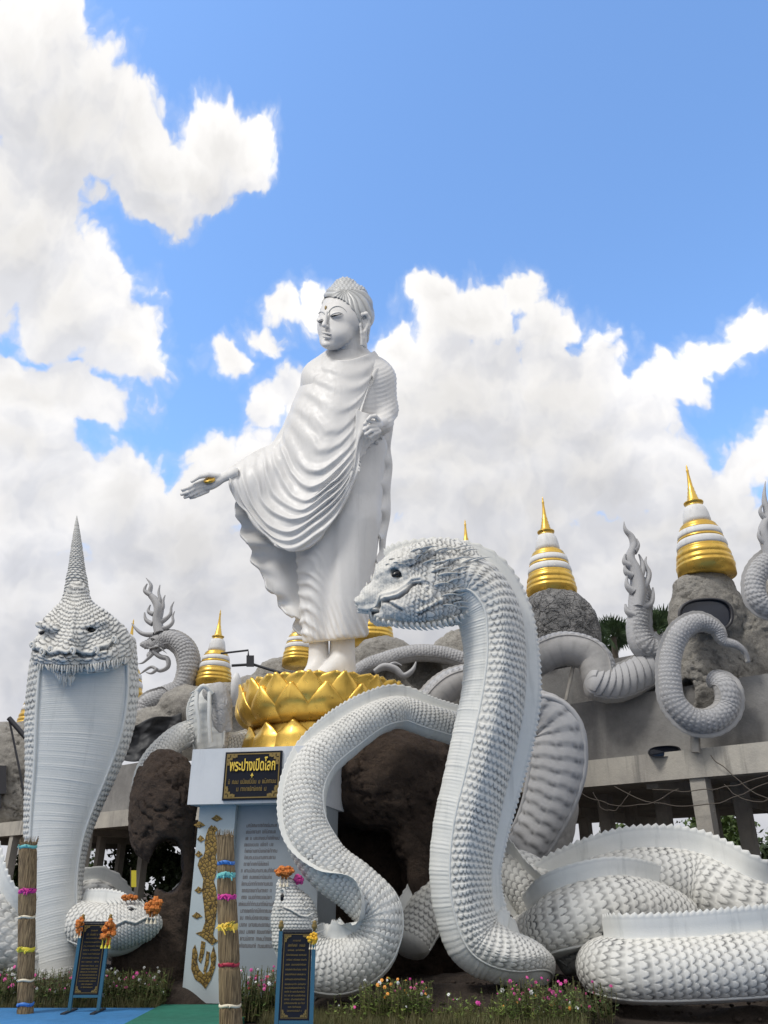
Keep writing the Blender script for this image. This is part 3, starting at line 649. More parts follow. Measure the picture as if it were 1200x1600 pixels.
Gd = bs.make(f_body, (338, -66, -1008), (636, 84, -545), 2.0, d_body, 3); Gd.build('body', 'statue', bud)
def f_feet(X):
    f = s_chain(X, zz([(498, 985, 2, 15), (498, 1025, 4, 16), (498, 1082, 6, 20)]))
    g_ = s_chain(X, zz([(535, 985, 6, 19), (535, 1022, 6, 20), (532, 1080, 8, 26)]))
    f = smin(f, s_cap(X, (496, 8, -1040), (474, 26, -1062), 13, 9), 8); g_ = smin(g_, s_cap(X, (530, 10, -1036), (500, 36, -1060), 17, 10), 8)
    return smin(np.minimum(f, g_), f+99, 1)
bs.make(f_feet, (446, -40, -1112), (574, 60, -965), 2.0, None, 2).build('feet', 'statue', bud)
def sheet(curves, ns=220, nt=260, fold=None, edge=None):
    """cloth spanned by curves (x, y, d) laid one below the other"""
    s = np.linspace(0, 1, ns); K = []
    for c in curves:
        c = np.array(c, float); tk = chord(c); K.append(hermite(tk/tk[-1], c, s))
    K = np.array(K); tk = np.arange(len(K))/(len(K)-1.0); t = np.linspace(0, 1, nt)
    V = hermite(tk, K.reshape(len(K), -1), t).reshape(nt, ns, 3)
    N = unit(np.cross(np.gradient(V, axis=0), np.gradient(V, axis=1)))
    N = np.where(N[..., 2:] < 0, -N, N); T, S_ = np.meshgrid(t, s, indexing='ij')
    if fold is not None: V = V+N*fold(T, S_, V)[..., None]
    if edge is not None: V = V+edge(T, S_)
    return np.stack([V[..., 0], V[..., 2], -V[..., 1]], -1)     # sculpt order x, d, z
def cloth(name, V, thick, parent, mat='statue'):
    G = Geo(); G.grid(bs.w(V)); o = G.build(name, mat, parent)
    md = o.modifiers.new('thickness', 'SOLIDIFY'); md.thickness = thick; md.offset = -1; return o
def f_robe(T, S_, V):
    n = fbm(np.stack([S_*3, T*3.0, 0*T], -1), 3, 8); n2 = fbm(np.stack([S_*2+9, T*6.0, 0*T], -1), 3, 4)
    ph = T*13.0+(0.95*n+0.5*n2)*np.clip(T*1.5, .22, 1)+0.25*np.sin(S_*5); a = np.interp(T, [0, .1, .3, .45, .6, .85, 1], [1.0, 1.8, 2.2, 3.2, 4.7, 5.2, 3.8])*np.clip(S_/0.25, 0.1, 1)*np.clip((1-S_)/0.25, 0.05, 1)
    r1 = (0.5+0.5*np.cos(ph*2*np.pi))**1.15; r2 = (0.5+0.5*np.cos((ph*2+.3+n)*2*np.pi)); amp = 0.85+np.clip(T*1.4, .25, .9)*fbm(np.stack([S_*4, T*9, 0*T+5], -1), 2, 2)
    fan = 1.8*np.cos((S_*34+6*n+T*3))*np.clip(1-S_/0.30, 0, 1)*np.clip((T-.40)/.2, 0, 1)*np.clip(S_/.03, 0, 1)
    return a*(r1-0.35+0.18*r2)*amp+fan+1.0*np.cos((S_-1)*40)*np.clip((S_-.86)/.08, 0, 1)*np.clip(T/.2, 0, 1)
def e_robe(T, S_):
    w = np.clip((T-0.95)/0.05, 0, 1); dx = 2.2*np.sin(S_*34)*w*np.clip(1-S_, 0, 1); dy = 2.5*np.sin(S_*41+1)*w*np.clip(.8-S_, 0, 1)
    return np.stack([dx, dy, 5*np.sin(S_*30)*w*np.clip(.8-S_, 0, 1)], -1)
robe = [[(505, 554, 0), (510, 558, 22), (524, 562, 36), (547, 562, 40), (570, 555, 33), (585, 548, 6)],
        [(481, 581, -6), (486, 588, 18), (505, 602, 38), (534, 608, 50), (563, 598, 46), (592, 566, 16)],
        [(460, 622, -8), (464, 632, 16), (484, 650, 38), (514, 660, 54), (546, 645, 54), (577, 602, 38)],
        [(446, 660, -8), (450, 674, 14), (468, 702, 36), (498, 713, 55), (530, 694, 58), (562, 654, 52)],
        [(431, 688, -8), (436, 706, 14), (455, 748, 32), (488, 762, 54), (526, 734, 60), (562, 686, 56)],
        [(400, 704, -4), (406, 726, 16), (428, 776, 28), (470, 800, 50), (520, 762, 60), (562, 706, 57)],
        [(372, 721, 4), (377, 742, 19), (400, 794, 26), (452, 834, 44), (512, 794, 58), (562, 718, 58)],
        [(352, 735, 10), (358, 752, 22), (372, 784, 22), (389, 806, 26), (412, 832, 34), (436, 854, 42), (462, 862, 46), (500, 840, 52), (535, 788, 58), (560, 730, 60)]]
cloth('outer_robe', sheet(robe, fold=f_robe, edge=e_robe), 0.07, bud)
# back of the cape hanging from the arm down to the heels
cape = [[(360, 744, 10), (420, 720, 2), (480, 720, -10), (540, 720, -20)], [(366, 770, 8), (420, 770, 0), (480, 770, -12), (540, 770, -22)],
        [(371, 812, 4), (420, 820, -2), (480, 820, -12), (540, 820, -22)], [(387, 852, 2), (430, 855, -4), (480, 860, -12), (540, 870, -20)],
        [(404, 890, 0), (440, 895, -6), (485, 905, -12), (535, 910, -18)], [(430, 932, -2), (455, 938, -7), (490, 945, -12), (530, 950, -16)],
        [(456, 966, -4), (470, 972, -8), (495, 980, -12), (525, 980, -14)], [(474, 996, -6), (482, 998, -9), (500, 998, -12), (520, 998, -12)]]
f_cape = lambda T, S_, V: 5*np.cos(T*30+2*S_)*np.clip(1-S_*1.6, 0, 1)+1.5*np.cos(S_*18+3*T)
e_cape = lambda T, S_: np.stack([(2.6*np.sin(T*46)+1.5*np.sin(T*81+1))*np.clip(1-S_*3, 0, 1)*np.clip(T*6, 0, 1), 0*T, 5*np.cos(T*46)*np.clip(1-S_*3, 0, 1)], -1)
cloth('cape_back', sheet(cape, fold=f_cape, edge=e_cape), 0.06, bud)
# cloth hanging from the left forearm, with a rippled inner edge
side = [[(586, 640, -6), (604, 640, -2), (617, 640, -10)], [(588, 690, 4), (600, 690, 0), (612, 690, -12)], [(592, 730, 4), (602, 730, -4), (612, 730, -14)],
        [(593, 780, 2), (603, 780, -6), (611, 780, -16)], [(593, 830, 0), (600, 830, -8), (606, 830, -16)], [(592, 884, -4), (597, 884, -8), (601, 884, -14)]]
e_side = lambda T, S_: np.stack([(3.2*np.sin(T*38)+1.2*np.sin(T*70))*np.clip(1-S_*1.5, 0, 1)*np.clip(T*5, 0, 1)+1.4*np.sin(T*20)*S_*np.clip(T*4, 0, 1), 0*T, 9*np.cos(T*38)*np.clip(1-S_, 0, 1)], -1)
cloth('hanging_sleeve', sheet(side, 60, 200, None, e_side), 0.05, bud)
slv = [[(556, 640, 56), (574, 646, 56), (594, 652, 40), (612, 650, 8)], [(556, 668, 58), (570, 672, 58), (586, 676, 46), (604, 672, 10)],
       [(556, 700, 59), (562, 692, 58), (574, 690, 46), (590, 688, 20)], [(550, 742, 60), (556, 730, 56), (562, 716, 46), (570, 704, 30)], [(532, 788, 58), (538, 776, 54), (544, 764, 48), (550, 752, 40)]]
f_slv = lambda T, S_, V: 1.6*(0.5+0.5*np.cos((S_*4.2+T*1.5)*2*np.pi))
e_slv = lambda T, S_: np.stack([1.8*np.sin(T*60)*np.clip((S_-.7)/.3, 0, 1), 1.8*np.sin(T*52)*np.clip((S_-.7)/.3, 0, 1), 0*T], -1)
cloth('forearm_sleeve', sheet(slv, 60, 160, f_slv, e_slv), 0.05, bud)
# hands
def hand(name, palm, fingers, lo, hi, step=0.8):
    def f(X):
        f = palm(X)
        for ch in fingers: f = smin(f, s_chain(X, zz(ch), 0.8), 1.6)
        return f
    o = bs.make(f, lo, hi, step, None, 1).build(name, 'statue', bud); return o
hand('right_hand', lambda X: smin(s_ell(X, (329, 20, -755), (19, 7.5, 10.5), [[.94, 0, -.34], [0, 1, 0], [.34, 0, .94]]), s_cap(X, (366, 17, -738), (342, 19, -749), 8.5, 7.5), 5), [
    [(318, 752, 22, 4.4), (305, 757, 26, 3.8), (294, 762, 27, 3.4), (285, 765, 26, 2.8)],
    [(318, 758, 21, 4.4), (304, 763, 25, 4.0), (293, 769, 26, 3.6), (284, 772, 24, 3.0)],
    [(320, 763, 19, 4.2), (307, 769, 23, 3.8), (297, 774, 24, 3.3), (289, 777, 22, 2.7)],
    [(324, 767, 17, 3.8), (313, 772, 20, 3.4), (304, 776, 21, 2.9), (298, 778, 20, 2.4)],
    [(341, 744, 22, 5.0), (325, 742, 29, 4.4), (311, 745, 33, 3.6), (300, 752, 34, 2.8)]], (278, 4, -786), (372, 42, -722))
hand('left_hand', lambda X: smin(s_ell(X, (587, 62, -664), (11, 9, 9)), s_cap(X, (598, 40, -660), (590, 56, -662), 10, 8), 4), [
    [(584, 660, 68, 3.6), (576, 657, 74, 3.4), (570, 662, 77, 3.0), (570, 669, 73, 2.5)],
    [(586, 666, 69, 3.6), (576, 666, 76, 3.4), (569, 671, 78, 3.0), (571, 677, 73, 2.5)],
    [(589, 671, 68, 3.5), (579, 673, 76, 3.3), (572, 678, 78, 2.9), (574, 683, 73, 2.4)],
    [(593, 674, 64, 3.2), (585, 678, 72, 3.0), (578, 683, 75, 2.6), (580, 687, 71, 2.2)],
    [(592, 657, 66, 3.8), (586, 650, 73, 3.4), (579, 651, 78, 3.0), (574, 656, 80, 2.4)]], (560, 44, -694), (612, 88, -642))
G = Geo(); c = bs.w(np.array([327, 28, -750.0])); nrm = unit(np.array([-.15, -.75, .62])); a_ = unit(np.cross(nrm, [0, 0, 1])); b_ = np.cross(a_, nrm)*-1
an = np.linspace(0, 2*np.pi, 28, endpoint=False); rings = []
for (r_, h_) in ((.135, -.03), (.135, .02), (.115, .035), (.10, .02), (.06, .03), (.02, .045), (.001, .045)):
    rings.append(c+r_*(np.cos(an)[:, None]*a_+np.sin(an)[:, None]*b_)+nrm*h_)
G.grid(np.array(rings), cv=True); G.build('palm_medallion', 'gold', bud)
# head
def f_skull(X):
    f = s_ell(X, (541, 0, -492), (41, 43, 42)); f = smin(f, s_ell(X, (523, 13, -510), (27.5, 33, 36)), 8)
    f = smin(f, s_ell(X, (517, 24, -534), (17, 18, 12)), 8); f = smin(f, s_ell(X, (530, 25, -519), (22, 23, 20)), 6)
    f = smin(f, s_cap(X, (549, 0, -525), (548, 0, -562), 24, 27), 6)
    f = smin(f, s_chain(X, zz([(510.5, 488, 43.5, 2.2), (508.5, 500, 46, 2.8), (506.5, 507, 48, 3.8)]), 1.5), 2.5)
    f = smin(f, s_ell(X, (508, 46, -509.5), (5.5, 4, 3.0)), 2)
    f = smin(f, s_ell(X, (500.5, 33, -500), (6, 6, 4.6)), 2); f = smin(f, s_ell(X, (525.5, 42.5, -492.5), (9.5, 6, 5.0)), 2)
    f = smin(f, s_ell(X, (509.5, 45.5, -520.5), (8.0, 4, 2.0), [[.97, 0, .22], [0, 1, 0], [-.22, 0, .97]]), 1.2); f = smin(f, s_ell(X, (510, 44.5, -526.3), (7.0, 4.5, 2.7), [[.97, 0, .22], [0, 1, 0], [-.22, 0, .97]]), 1.2)
    f = smin(f, s_ell(X, (511.5, 38, -537), (9, 9, 7)), 4)
    f = smax(f, -s_chain(X, zz([(502, 524.5, 46, .9), (510, 523.2, 51, 1.1), (518, 520, 47, .8)])), 1.0)
    return f
head = bs.make(f_skull, (488, -50, -566), (592, 64, -444), 0.8, None, 1).build('head', 'statue', bud); HV, HNn = bs.V.copy(), bs.N.copy()
def f_hair(X):
    f = s_ell(X, (542.5, -2, -488), (42, 46, 44)); f = smin(f, s_ell(X, (541, -4, -462), (33, 34, 22)), 8)
    f = smin(f, s_ell(X, (539, -3, -446), (17.5, 19, 13.5)), 4); f = smin(f, s_cap(X, (558, -12, -500), (562, -10, -528), 24, 14), 8)
    z = np.sqrt(((X[..., 0]-517)/44)**2+((-X[..., 2]-517)/53)**2)-1; cyl = np.maximum(z*40, -(X[..., 1]+2)); low = X[..., 2]*-1-538
    return smax(smax(f, -cyl, 2), low, 3)
def d_hair(V, N):
    x, y = V[:, 0], -V[:, 2]; d = V[:, 1]; an = np.arctan2(x-539, y-452+1e-6+0*d); rad = np.hypot(x-539, y-450)
    ph = an*21+rad*0.10+2.2*fbm(V*.05, 2, 6)+np.where(x > 548, (x-548)*.25, 0); bun = y < 452
    hh = 0.9*np.cos(ph); gg = np.clip(-np.cos(ph)*1.5-0.4, 0, 1)
    hb = 0.9*np.cos(x*0.95+(y//4.5 % 2)*3.14)*np.cos(y*1.35)
    return np.where(bun, hb, hh), np.where(bun, np.clip(-hb, 0, 1), gg)*0.8
M['statue_hair'] = paint_mat('pale_grey_hair_paint', (0.56, 0.57, 0.56), (0.48, 0.49, 0.48), 0.4, groove_tone=(0.16, 0.16, 0.16), groove_amt=0.8, bs=0.1)
hair = bs.make(f_hair, (492, -56, -545), (594, 58, -430), 0.8, d_hair, 1).build('hair', 'statue_hair', bud)
def f_ear(X):
    f = s_chain(X, zz([(563, 497, 33, 2.0), (566, 491, 35, 2.6), (572, 490, 34, 3.0), (576, 497, 30, 3.0), (575, 508, 29, 2.8), (570, 517, 31, 2.6), (568, 528, 30, 3.0), (570, 541, 27, 3.0)]), 2)
    f = smin(f, s_chain(X, zz([(563, 497, 33, 1.8), (563, 508, 34, 2.0), (565, 520, 33, 2.4), (566, 538, 30, 3.0)]), 2), 2)
    return smin(f, s_ell(X, (569, 26, -505), (7, 6, 14)), 1.5)
bs.make(f_ear, (556, 16, -548), (584, 42, -484), 0.7, None, 1).build('ear', 'statue', head)
bs.V, bs.N = HV, HNn
def on_face(pts, lift): return bs.w(np.array([bs.surf(x, y, 1, lift) for x, y in pts]))
for pts in ([(513, 489), (515.5, 484.5), (520, 480.5), (526, 478.5), (533, 479.5), (538, 483), (542, 488)], [(507.5, 490.5), (504, 487.5), (500.5, 487.5), (497.5, 490)]):
    G = Geo(); tube(G, on_face(pts, -.2), np.array([.6]+[1.0]*(len(pts)-2)+[.5])*bs.m, 8, sub=4); G.build('eyebrow', 'statue_hair', head)
for pts in ([(515.5, 494.5), (519, 491.2), (525, 489), (531, 488.6), (536, 490.5)], [(497, 503), (499, 500), (502, 499), (505.5, 500)]):
    G = Geo(); tube(G, on_face(pts, -.1), np.array([.5]+[.85]*(len(pts)-2)+[.4])*bs.m, 8, sub=4); G.build('eyelid', 'statue', head)
for (pts, rr_) in (([(516.5, 494.8), (521, 493.6), (527, 492.2), (533.5, 491)], [.3, 1.35, .8, .3]), ([(497.3, 503.6), (500.5, 503.2), (503, 502.3), (505, 501.2)], [.3, 1.2, .7, .3])):
    G = Geo(); tube(G, on_face(pts, .1), np.array(rr_)*bs.m, 8, sub=4); G.build('eye', 'eye_black', head)
u_, v_ = np.meshgrid(np.linspace(0, np.pi, 7), np.linspace(0, 2*np.pi, 12, endpoint=False), indexing='ij'); fd = bs.surf(509, 481, 1, 0)[1]
G = Geo(); G.grid(bs.w(np.stack([509+2.0*np.sin(u_)*np.cos(v_), fd+1.6*np.cos(u_), -(481-3.8*np.sin(u_)*np.sin(v_))], -1)), cv=True); G.build('forehead_mark', 'gold_dull', head)

# ------------------------------------------------------------------ golden lotus base
LC = W(507, 1080, BY); lot = thing('lotus_pedestal', (LC[0], BY, 4.0), 'round golden lotus base with rows of pointed petals under the standing statue', 'pedestal')
lc = np.array([LC[0], BY, 0])
G = Geo(); lathe(G, [(0.01, 3.7), (1.50, 3.7), (1.62, 3.95), (1.62, 4.05), (1.58, 4.12), (1.52, 4.35), (1.46, 4.55), (1.44, 4.65), (1.52, 4.80), (1.66, 5.05), (1.70, 5.30), (1.66, 5.44), (1.55, 5.46), (0.01, 5.46)], 96, lc)
G.build('core', 'gold', lot)
def petal(n, k, off, prof, bulge, wmul=1.0, sh=.55, pw=1.5):
    G = Geo(); u = np.linspace(-1, 1, 17); v = np.linspace(0, 1, 22); pr = np.array(prof, float); tk = chord(pr); R = hermite(tk/tk[-1], pr, v)
    w = np.where(v < sh, 0.92+0.08*np.sin(v/sh*np.pi/2), np.clip(1-((v-sh)/(1-sh))**pw, 0, 1)); th = (k+off)/n*2*np.pi+u[None]*(np.pi/n*1.12*wmul)*w[:, None]
    rr = R[:, :1]+bulge*(1-np.abs(u[None])**1.0)*np.sin(v*np.pi*.9+.2)[:, None]*w[:, None]-0.03*np.abs(u[None])**3
    V = np.stack([rr*np.cos(th), rr*np.sin(th), R[:, 1:]+0*th], -1)+lc; G.grid(V); o = G.build('petal', 'gold', lot)
    md = o.modifiers.new('thickness', 'SOLIDIFY'); md.thickness = 0.03; md.offset = -1
for k in range(16):
    petal(16, k, 0.5, [(1.46, 4.60), (1.64, 4.82), (1.74, 5.10), (1.76, 5.34), (1.80, 5.45)], 0.03, 1.0, .84, 1.6)
    petal(16, k, 0.0, [(1.44, 4.60), (1.62, 4.80), (1.71, 5.08), (1.73, 5.34), (1.77, 5.45)], 0.03, 1.0, .84, 1.6)
    petal(16, k, 0.25, [(1.50, 4.58), (1.70, 4.74), (1.81, 4.92), (1.83, 5.08), (1.82, 5.24)], 0.045, 1.0, .40, 1.15)
    petal(16, k, 0.75, [(1.48, 4.60), (1.66, 4.78), (1.77, 5.04), (1.79, 5.28), (1.82, 5.46)], 0.05, 1.0, .55, 1.2)
    petal(16, k, 0.25, [(1.72, 4.0), (1.68, 4.12), (1.65, 4.28), (1.62, 4.42), (1.62, 4.55)], 0.04, 1.0, .5, 1.2)
# ------------------------------------------------------------------ ground
def ground_z(x, y):
    return np.zeros_like(x)
n = 140; gx = np.concatenate([np.linspace(-900, -40, 12), np.linspace(-38, 38, n), np.linspace(40, 900, 12)]); gy = np.concatenate([np.linspace(-300, -5, 8), np.linspace(0, 60, n), np.linspace(64, 1400, 16)])
GX, GY = np.meshgrid(gx, gy, indexing='ij'); Z = 0.03*fbm(np.stack([GX*.8, GY*.8, 0*GX], -1), 3)-0.05
G = Geo(); G.grid(np.stack([GX, GY, Z], -1)); o = G.build('ground', 'soil', None, origin=(0, 0, 0)); struct(o)
def slab(name, x0, x1, y0, y1, z, mat):
    G = Geo(); box_geo(G, x0, x1, y0, y1, z-0.10, z); o = G.build(name, mat, None); return struct(o)
slab('blue_pavement', -14, -3.354, -2, 13.55, 0.03, 'blue_floor')
slab('green_pavement', -3.35, -1.9, -2, 13.9, 0.034, 'green_floor'); slab('paved_floor', -1.896, 14, -2, 11.6, 0.02, 'blue_floor')
# mounds of earth under the serpents
def mound(name, cx, cy, rx, ry, h, seed, mat='soil', n=90, rough=0.18):
    u = np.linspace(-1, 1, n); U, V_ = np.meshgrid(u, u, indexing='ij'); r = np.hypot(U, V_); X = cx+rx*U; Y = cy+ry*V_
    z = h*np.clip(1-r**2.5, 0, 1)**.6+rough*fbm(np.stack([X*1.3, Y*1.3, X*0], -1), 5, seed)*np.clip(1-r, 0, 1)**.3*1.4-0.12
    G = Geo(); G.grid(np.stack([X, Y, z], -1)); return struct(G.build(name, mat, None))
mound('earth_mound', 2.2, 15.2, 4.2, 2.3, 0.35, 3); mound('earth_mound', 7.5, 15.0, 5.0, 2.8, 0.22, 5); mound('earth_mound', -4.8, 15.6, 3.4, 1.7, 0.5, 8)

# ------------------------------------------------------------------ brown sprayed rocks around the pedestal
def rock(name, fn, lo, hi, step, mat, label, Y0, seed=1, amp=6.0, fr=22., cat='rock', group=None, parent=None, it=1):
    sc = Sculpt(600, 1200, Y0)
    def disp(V, N): return amp*fbm(V/fr, 5, seed)+amp*.35*fbm(V/(fr*.3), 3, seed+3)-amp*.8*np.clip(1-np.abs(fbm(V/(fr*.8), 3, seed+7))/.10, 0, 1)*np.clip(fbm(V/(fr*2), 2, seed+8)*3+.4, 0, 1), None
    o = sc.make(fn, lo, hi, step, disp, it).build(name, mat, parent)
    if label: tag(o, label, cat, group)
    return o, sc
def f_rl(X):
    f = s_ell(X, (256, 0, -1255), (52, 50, 84)); f = smin(f, s_cap(X, (278, -10, -1210), (268, -10, -1600), 26, 34), 14); f = smin(f, s_ell(X, (235, -10, -1290), (34, 40, 60)), 10)
    f = smin(f, s_cap(X, (225, -20, -1500), (262, -20, -1560), 48, 44), 18)
    f = smin(f, s_cap(X, (240, 0, -1300), (268, 0, -1390), 28, 14), 10)
    f = smax(f, -s_ell(X, (262, 10, -1352), (26, 90, 46)), 5); return smax(f, X[..., 2]*-1-1610, 2)
rock('brown_rock', f_rl, (160, -90, -1612), (335, 72, -1165), 3.2, 'rock_brown', 'tall brown rock with a cave hole on the left side of the white pedestal', 14.9, 4, 7, 26, group='brown rocks')
def f_rr(X):
    f = s_ell(X, (600, -40, -1215), (125, 80, 85)); f = smin(f, s_ell(X, (520, -60, -1180), (75, 60, 50)), 20); f = smin(f, s_ell(X, (690, -50, -1280), (70, 60, 150)), 20)
    f = smin(f, s_ell(X, (600, -150, -1420), (200, 60, 200)), 20); f = smin(f, s_ell(X, (480, -60, -1330), (40, 50, 180)), 16)
    f = smin(f, s_cap(X, (648, -30, -1300), (650, -30, -1430), 40, 26), 12)
    f = smax(f, -s_ell(X, (570, 0, -1400), (72, 95, 88)), 8); return smax(f, X[..., 2]*-1-1575, 2)
rock('brown_rock', f_rr, (395, -220, -1580), (800, 50, -1118), 4.0, 'rock_brown', 'large dark brown rock with a black cave behind the S-shaped naga', 15.7, 9, 8, 30, group='brown rocks')
# ------------------------------------------------------------------ white pedestal with its plaques
def quadbox(G, A, B, zt, zb, depth, nrm):
    """upright box whose front runs from A to B (plan), with the given depth away from the camera"""
    A = np.array(A, float); B = np.array(B, float); N = np.array(nrm, float)
    V = []
    for P in (A, B, B+N*depth, A+N*depth):
        V.append((P[0], P[1], zb)); V.append((P[0], P[1], zt))
    return G.add(V, [(0, 2, 3, 1), (2, 4, 5, 3), (4, 6, 7, 5), (6, 0, 1, 7), (1, 3, 5, 7), (0, 6, 4, 2)])
ped = thing('pedestal_wall', (-1.6, 14.2, 0), 'white painted pedestal block with black title plaque and engraved grey panel below the lotus', 'pedestal')
# the upper block's front plane: from (286,1188)-(313,1262) on the left to (490,1153)-(455,1247) on the right
YA, YB = 14.2, 13.75
A3 = W(300, 1183, YA); B3 = W(497, 1152, YB); zt = (A3[2]+B3[2])/2; zb = (W(311, 1264, YA)[2]+W(455, 1246, YB)[2])/2
A = A3[:2]; B = B3[:2]; nf = unit(np.array([-(B-A)[1], (B-A)[0]])); nf = nf if nf[1] > 0 else -nf; tf = unit(B-A)
G = Geo(); quadbox(G, A, B, zt, zb, 1.9, nf); G.build('upper_block', 'wall_white', ped)
G = Geo(); q = A+tf*0.12+nf*0.25; r_ = A+tf*0.78+nf*0.25; quadbox(G, q, r_, zb, 0.0, 1.4, nf); G.build('mural_column', 'wall_blue', ped)
G = Geo(); quadbox(G, r_+tf*0.003+nf*0.10, B+nf*0.35-tf*0.02, zb, 0.0, 1.2, nf); G.build('engraved_panel', 'wall_grey', ped)
def on_plane(A, tf, nf, z, s, out):
    P = np.array([A[0]+tf[0]*s-nf[0]*out, A[1]+tf[1]*s-nf[1]*out, z]); return P
def find_st(x, y, A, tf, nf, out=0.0):
    """where the line of sight through a pixel meets an upright plane: distance along it and height"""
    d = ray(x, y); A_ = A-nf*out; k = (A_@nf)/(d[:2]@nf); P = d*k; return (P[:2]-A_)@tf, P[2]+1.6
def plate(G, A, tf, nf, s0, s1, z0, z1, out, th):
    return quadbox(G, A+tf*s0-nf*out, A+tf*s1-nf*out, z1, z0, th, nf)
s0, z1 = find_st(354, 1176, A, tf, nf); s1, _ = find_st(442, 1170, A, tf, nf); _, z0 = find_st(352, 1251, A, tf, nf)
G = Geo(); plate(G, A, tf, nf, s0, s1, z0, z1, 0.035, 0.034); plq = G.build('title_plaque', 'black', ped)
G = Geo(); b_ = 0.018
for (a1, a2, c1, c2) in ((s0+.03, s1-.03, z0+.03, z0+.03+b_), (s0+.03, s1-.03, z1-.03-b_, z1-.03), (s0+.03, s0+.03+b_, z0+.03+b_, z1-.03-b_), (s1-.03-b_, s1-.03, z0+.03+b_, z1-.03-b_)): plate(G, A, tf, nf, a1, a2, c1, c2, 0.042, 0.006)
G.build('plaque_border', 'gold_dull', plq)
def corner_orn(G, A, tf, nf, s, z, sx, sz, out, sc=1.0):
    for (a, b) in ((0.0, 0.0), (.06, 0), (0, .06), (.10, .01), (.01, .10), (.045, .045), (.13, .0), (0, .13)):
        r = 0.022*sc; plate(G, A, tf, nf, s+sx*a*sc-r, s+sx*a*sc+r, z+sz*b*sc-r, z+sz*b*sc+r, out+a*.01+b*.013, 0.008)
for (s, sx) in ((s0+.07, 1), (s1-.07, -1)):
    for (z, sz) in ((z0+.07, 1), (z1-.07, -1)):
        G = Geo(); corner_orn(G, A, tf, nf, s, z, sx, sz, 0.044); G.build('corner_ornament', 'gold_dull', plq)
def text_obj(name, body, size, A, tf, nf, s, z, out, mat, parent, width=None, bold=0.0):
    cu = bpy.data.curves.new(name, 'FONT'); cu.body = body; cu.size = size; cu.align_x = 'CENTER'; cu.align_y = 'CENTER'; cu.extrude = 0.006; cu.offset = bold; cu.resolution_u = 3
    o = bpy.data.objects.new(name, cu); COL.objects.link(o); bpy.context.view_layer.update()
    me = bpy.data.meshes.new_from_object(o.evaluated_get(bpy.context.evaluated_depsgraph_get())); bpy.data.objects.remove(o)
    V = np.zeros(len(me.vertices)*3); me.vertices.foreach_get('co', V); V = V.reshape(-1, 3); c = (V.max(0)+V.min(0))/2; V -= c
    if width: V[:, 0] *= width/(V[:, 0].max()-V[:, 0].min())
    P = np.array([A[0]-nf[0]*out, A[1]-nf[1]*out, z])+V[:, :1]*np.array([tf[0], tf[1], 0])+np.array([tf[0], tf[1], 0])*s+V[:, 1:2]*np.array([0, 0, 1])-V[:, 2:]*np.array([nf[0], nf[1], 0])
    P -= PORG.get(parent.name, np.zeros(3)); me.vertices.foreach_set('co', P.ravel()); me.name = name
    o = link(name, me, mat, parent); PORG[o.name] = PORG.get(parent.name); return o
sm = (s0+s1)/2; hz = z1-z0
text_obj('title_lettering', 'พระปางเปิดโลก', 0.26, A, tf, nf, sm, z1-hz*.265, 0.050, 'rib_gold_foil', plq, (s1-s0)*.80, 0.004)
def scribble(G, A, tf, nf, s0, s1, z, h, out, seed, dens=1.0):
    """worn lettering too small to read: a row of little upright strokes and bars"""
    r = random.Random(seed); s = s0
    while s < s1-h*.4:
        if r.random() < .12*dens: s += h*.5; continue
        w = h*r.uniform(.35, .6); t = h*.13
        plate(G, A, tf, nf, s, s+t, z-h/2, z+h/2*r.uniform(.6, 1), out, .003); plate(G, A, tf, nf, s+w-t, s+w, z-h/2, z+h/2*r.uniform(.7, 1), out, .003)
        plate(G, A, tf, nf, s+t, s+w-t, z+(h/2-t if r.random() < .6 else -h/2), z+(h/2 if r.random() < .6 else -h/2+t), out+.001, .003) if False else None
        zz_ = z+h/2-t*1.6 if r.random() < .55 else z-h/2; plate(G, A, tf, nf, s+t, s+w-t, zz_, zz_+t, out, .003)
        if r.random() < .22: plate(G, A, tf, nf, s+w*.2, s+w*.8, z+h*.62, z+h*.62+t, out, .003)
        s += w+h*.16
G = Geo(); scribble(G, A, tf, nf, s0+.09, s1-.06, z0+hz*.37, 0.062, .042, 3); G.build('small_lettering', 'gold_dull', plq)
G = Geo(); scribble(G, A, tf, nf, sm-.26, sm+.26, z0+hz*.22, 0.062, .042, 5); G.build('small_lettering', 'gold_dull', plq)
G = Geo(); zc = z0+hz*.50
V = [on_plane(A, tf, nf, zc+dz, sm+ds, .042) for ds, dz in ((0, .045), (.012, .012), (.032, 0), (.012, -.012), (0, -.05), (-.012, -.012), (-.032, 0), (-.012, .012))]; G.fan(np.array(V), on_plane(A, tf, nf, zc, sm, .055)); G.build('lozenge', 'rib_gold_foil', plq)
# engraved text on the grey panel
PA = r_+nf*0.10
G = Geo(); zz0 = find_st(400, 1290, PA, tf, nf)[1]; zz1 = find_st(400, 1478, PA, tf, nf)[1]
sA = find_st(381, 1350, PA, tf, nf)[0]; sB = find_st(437, 1350, PA, tf, nf)[0]
M['engraving'] = plain('faded_brown_engraving', (0.15, 0.125, 0.12), 0.8)
for k in range(19):
    z = zz0+(zz1-zz0)*k/18
    scribble(G, PA, tf, nf, sA-(0.04 if k in (3, 7, 9, 12, 18) else 0), sB+random.uniform(-.12, .02), z, 0.052, .003, 40+k, .6)
o = G.build('engraved_text', 'engraving', ped)
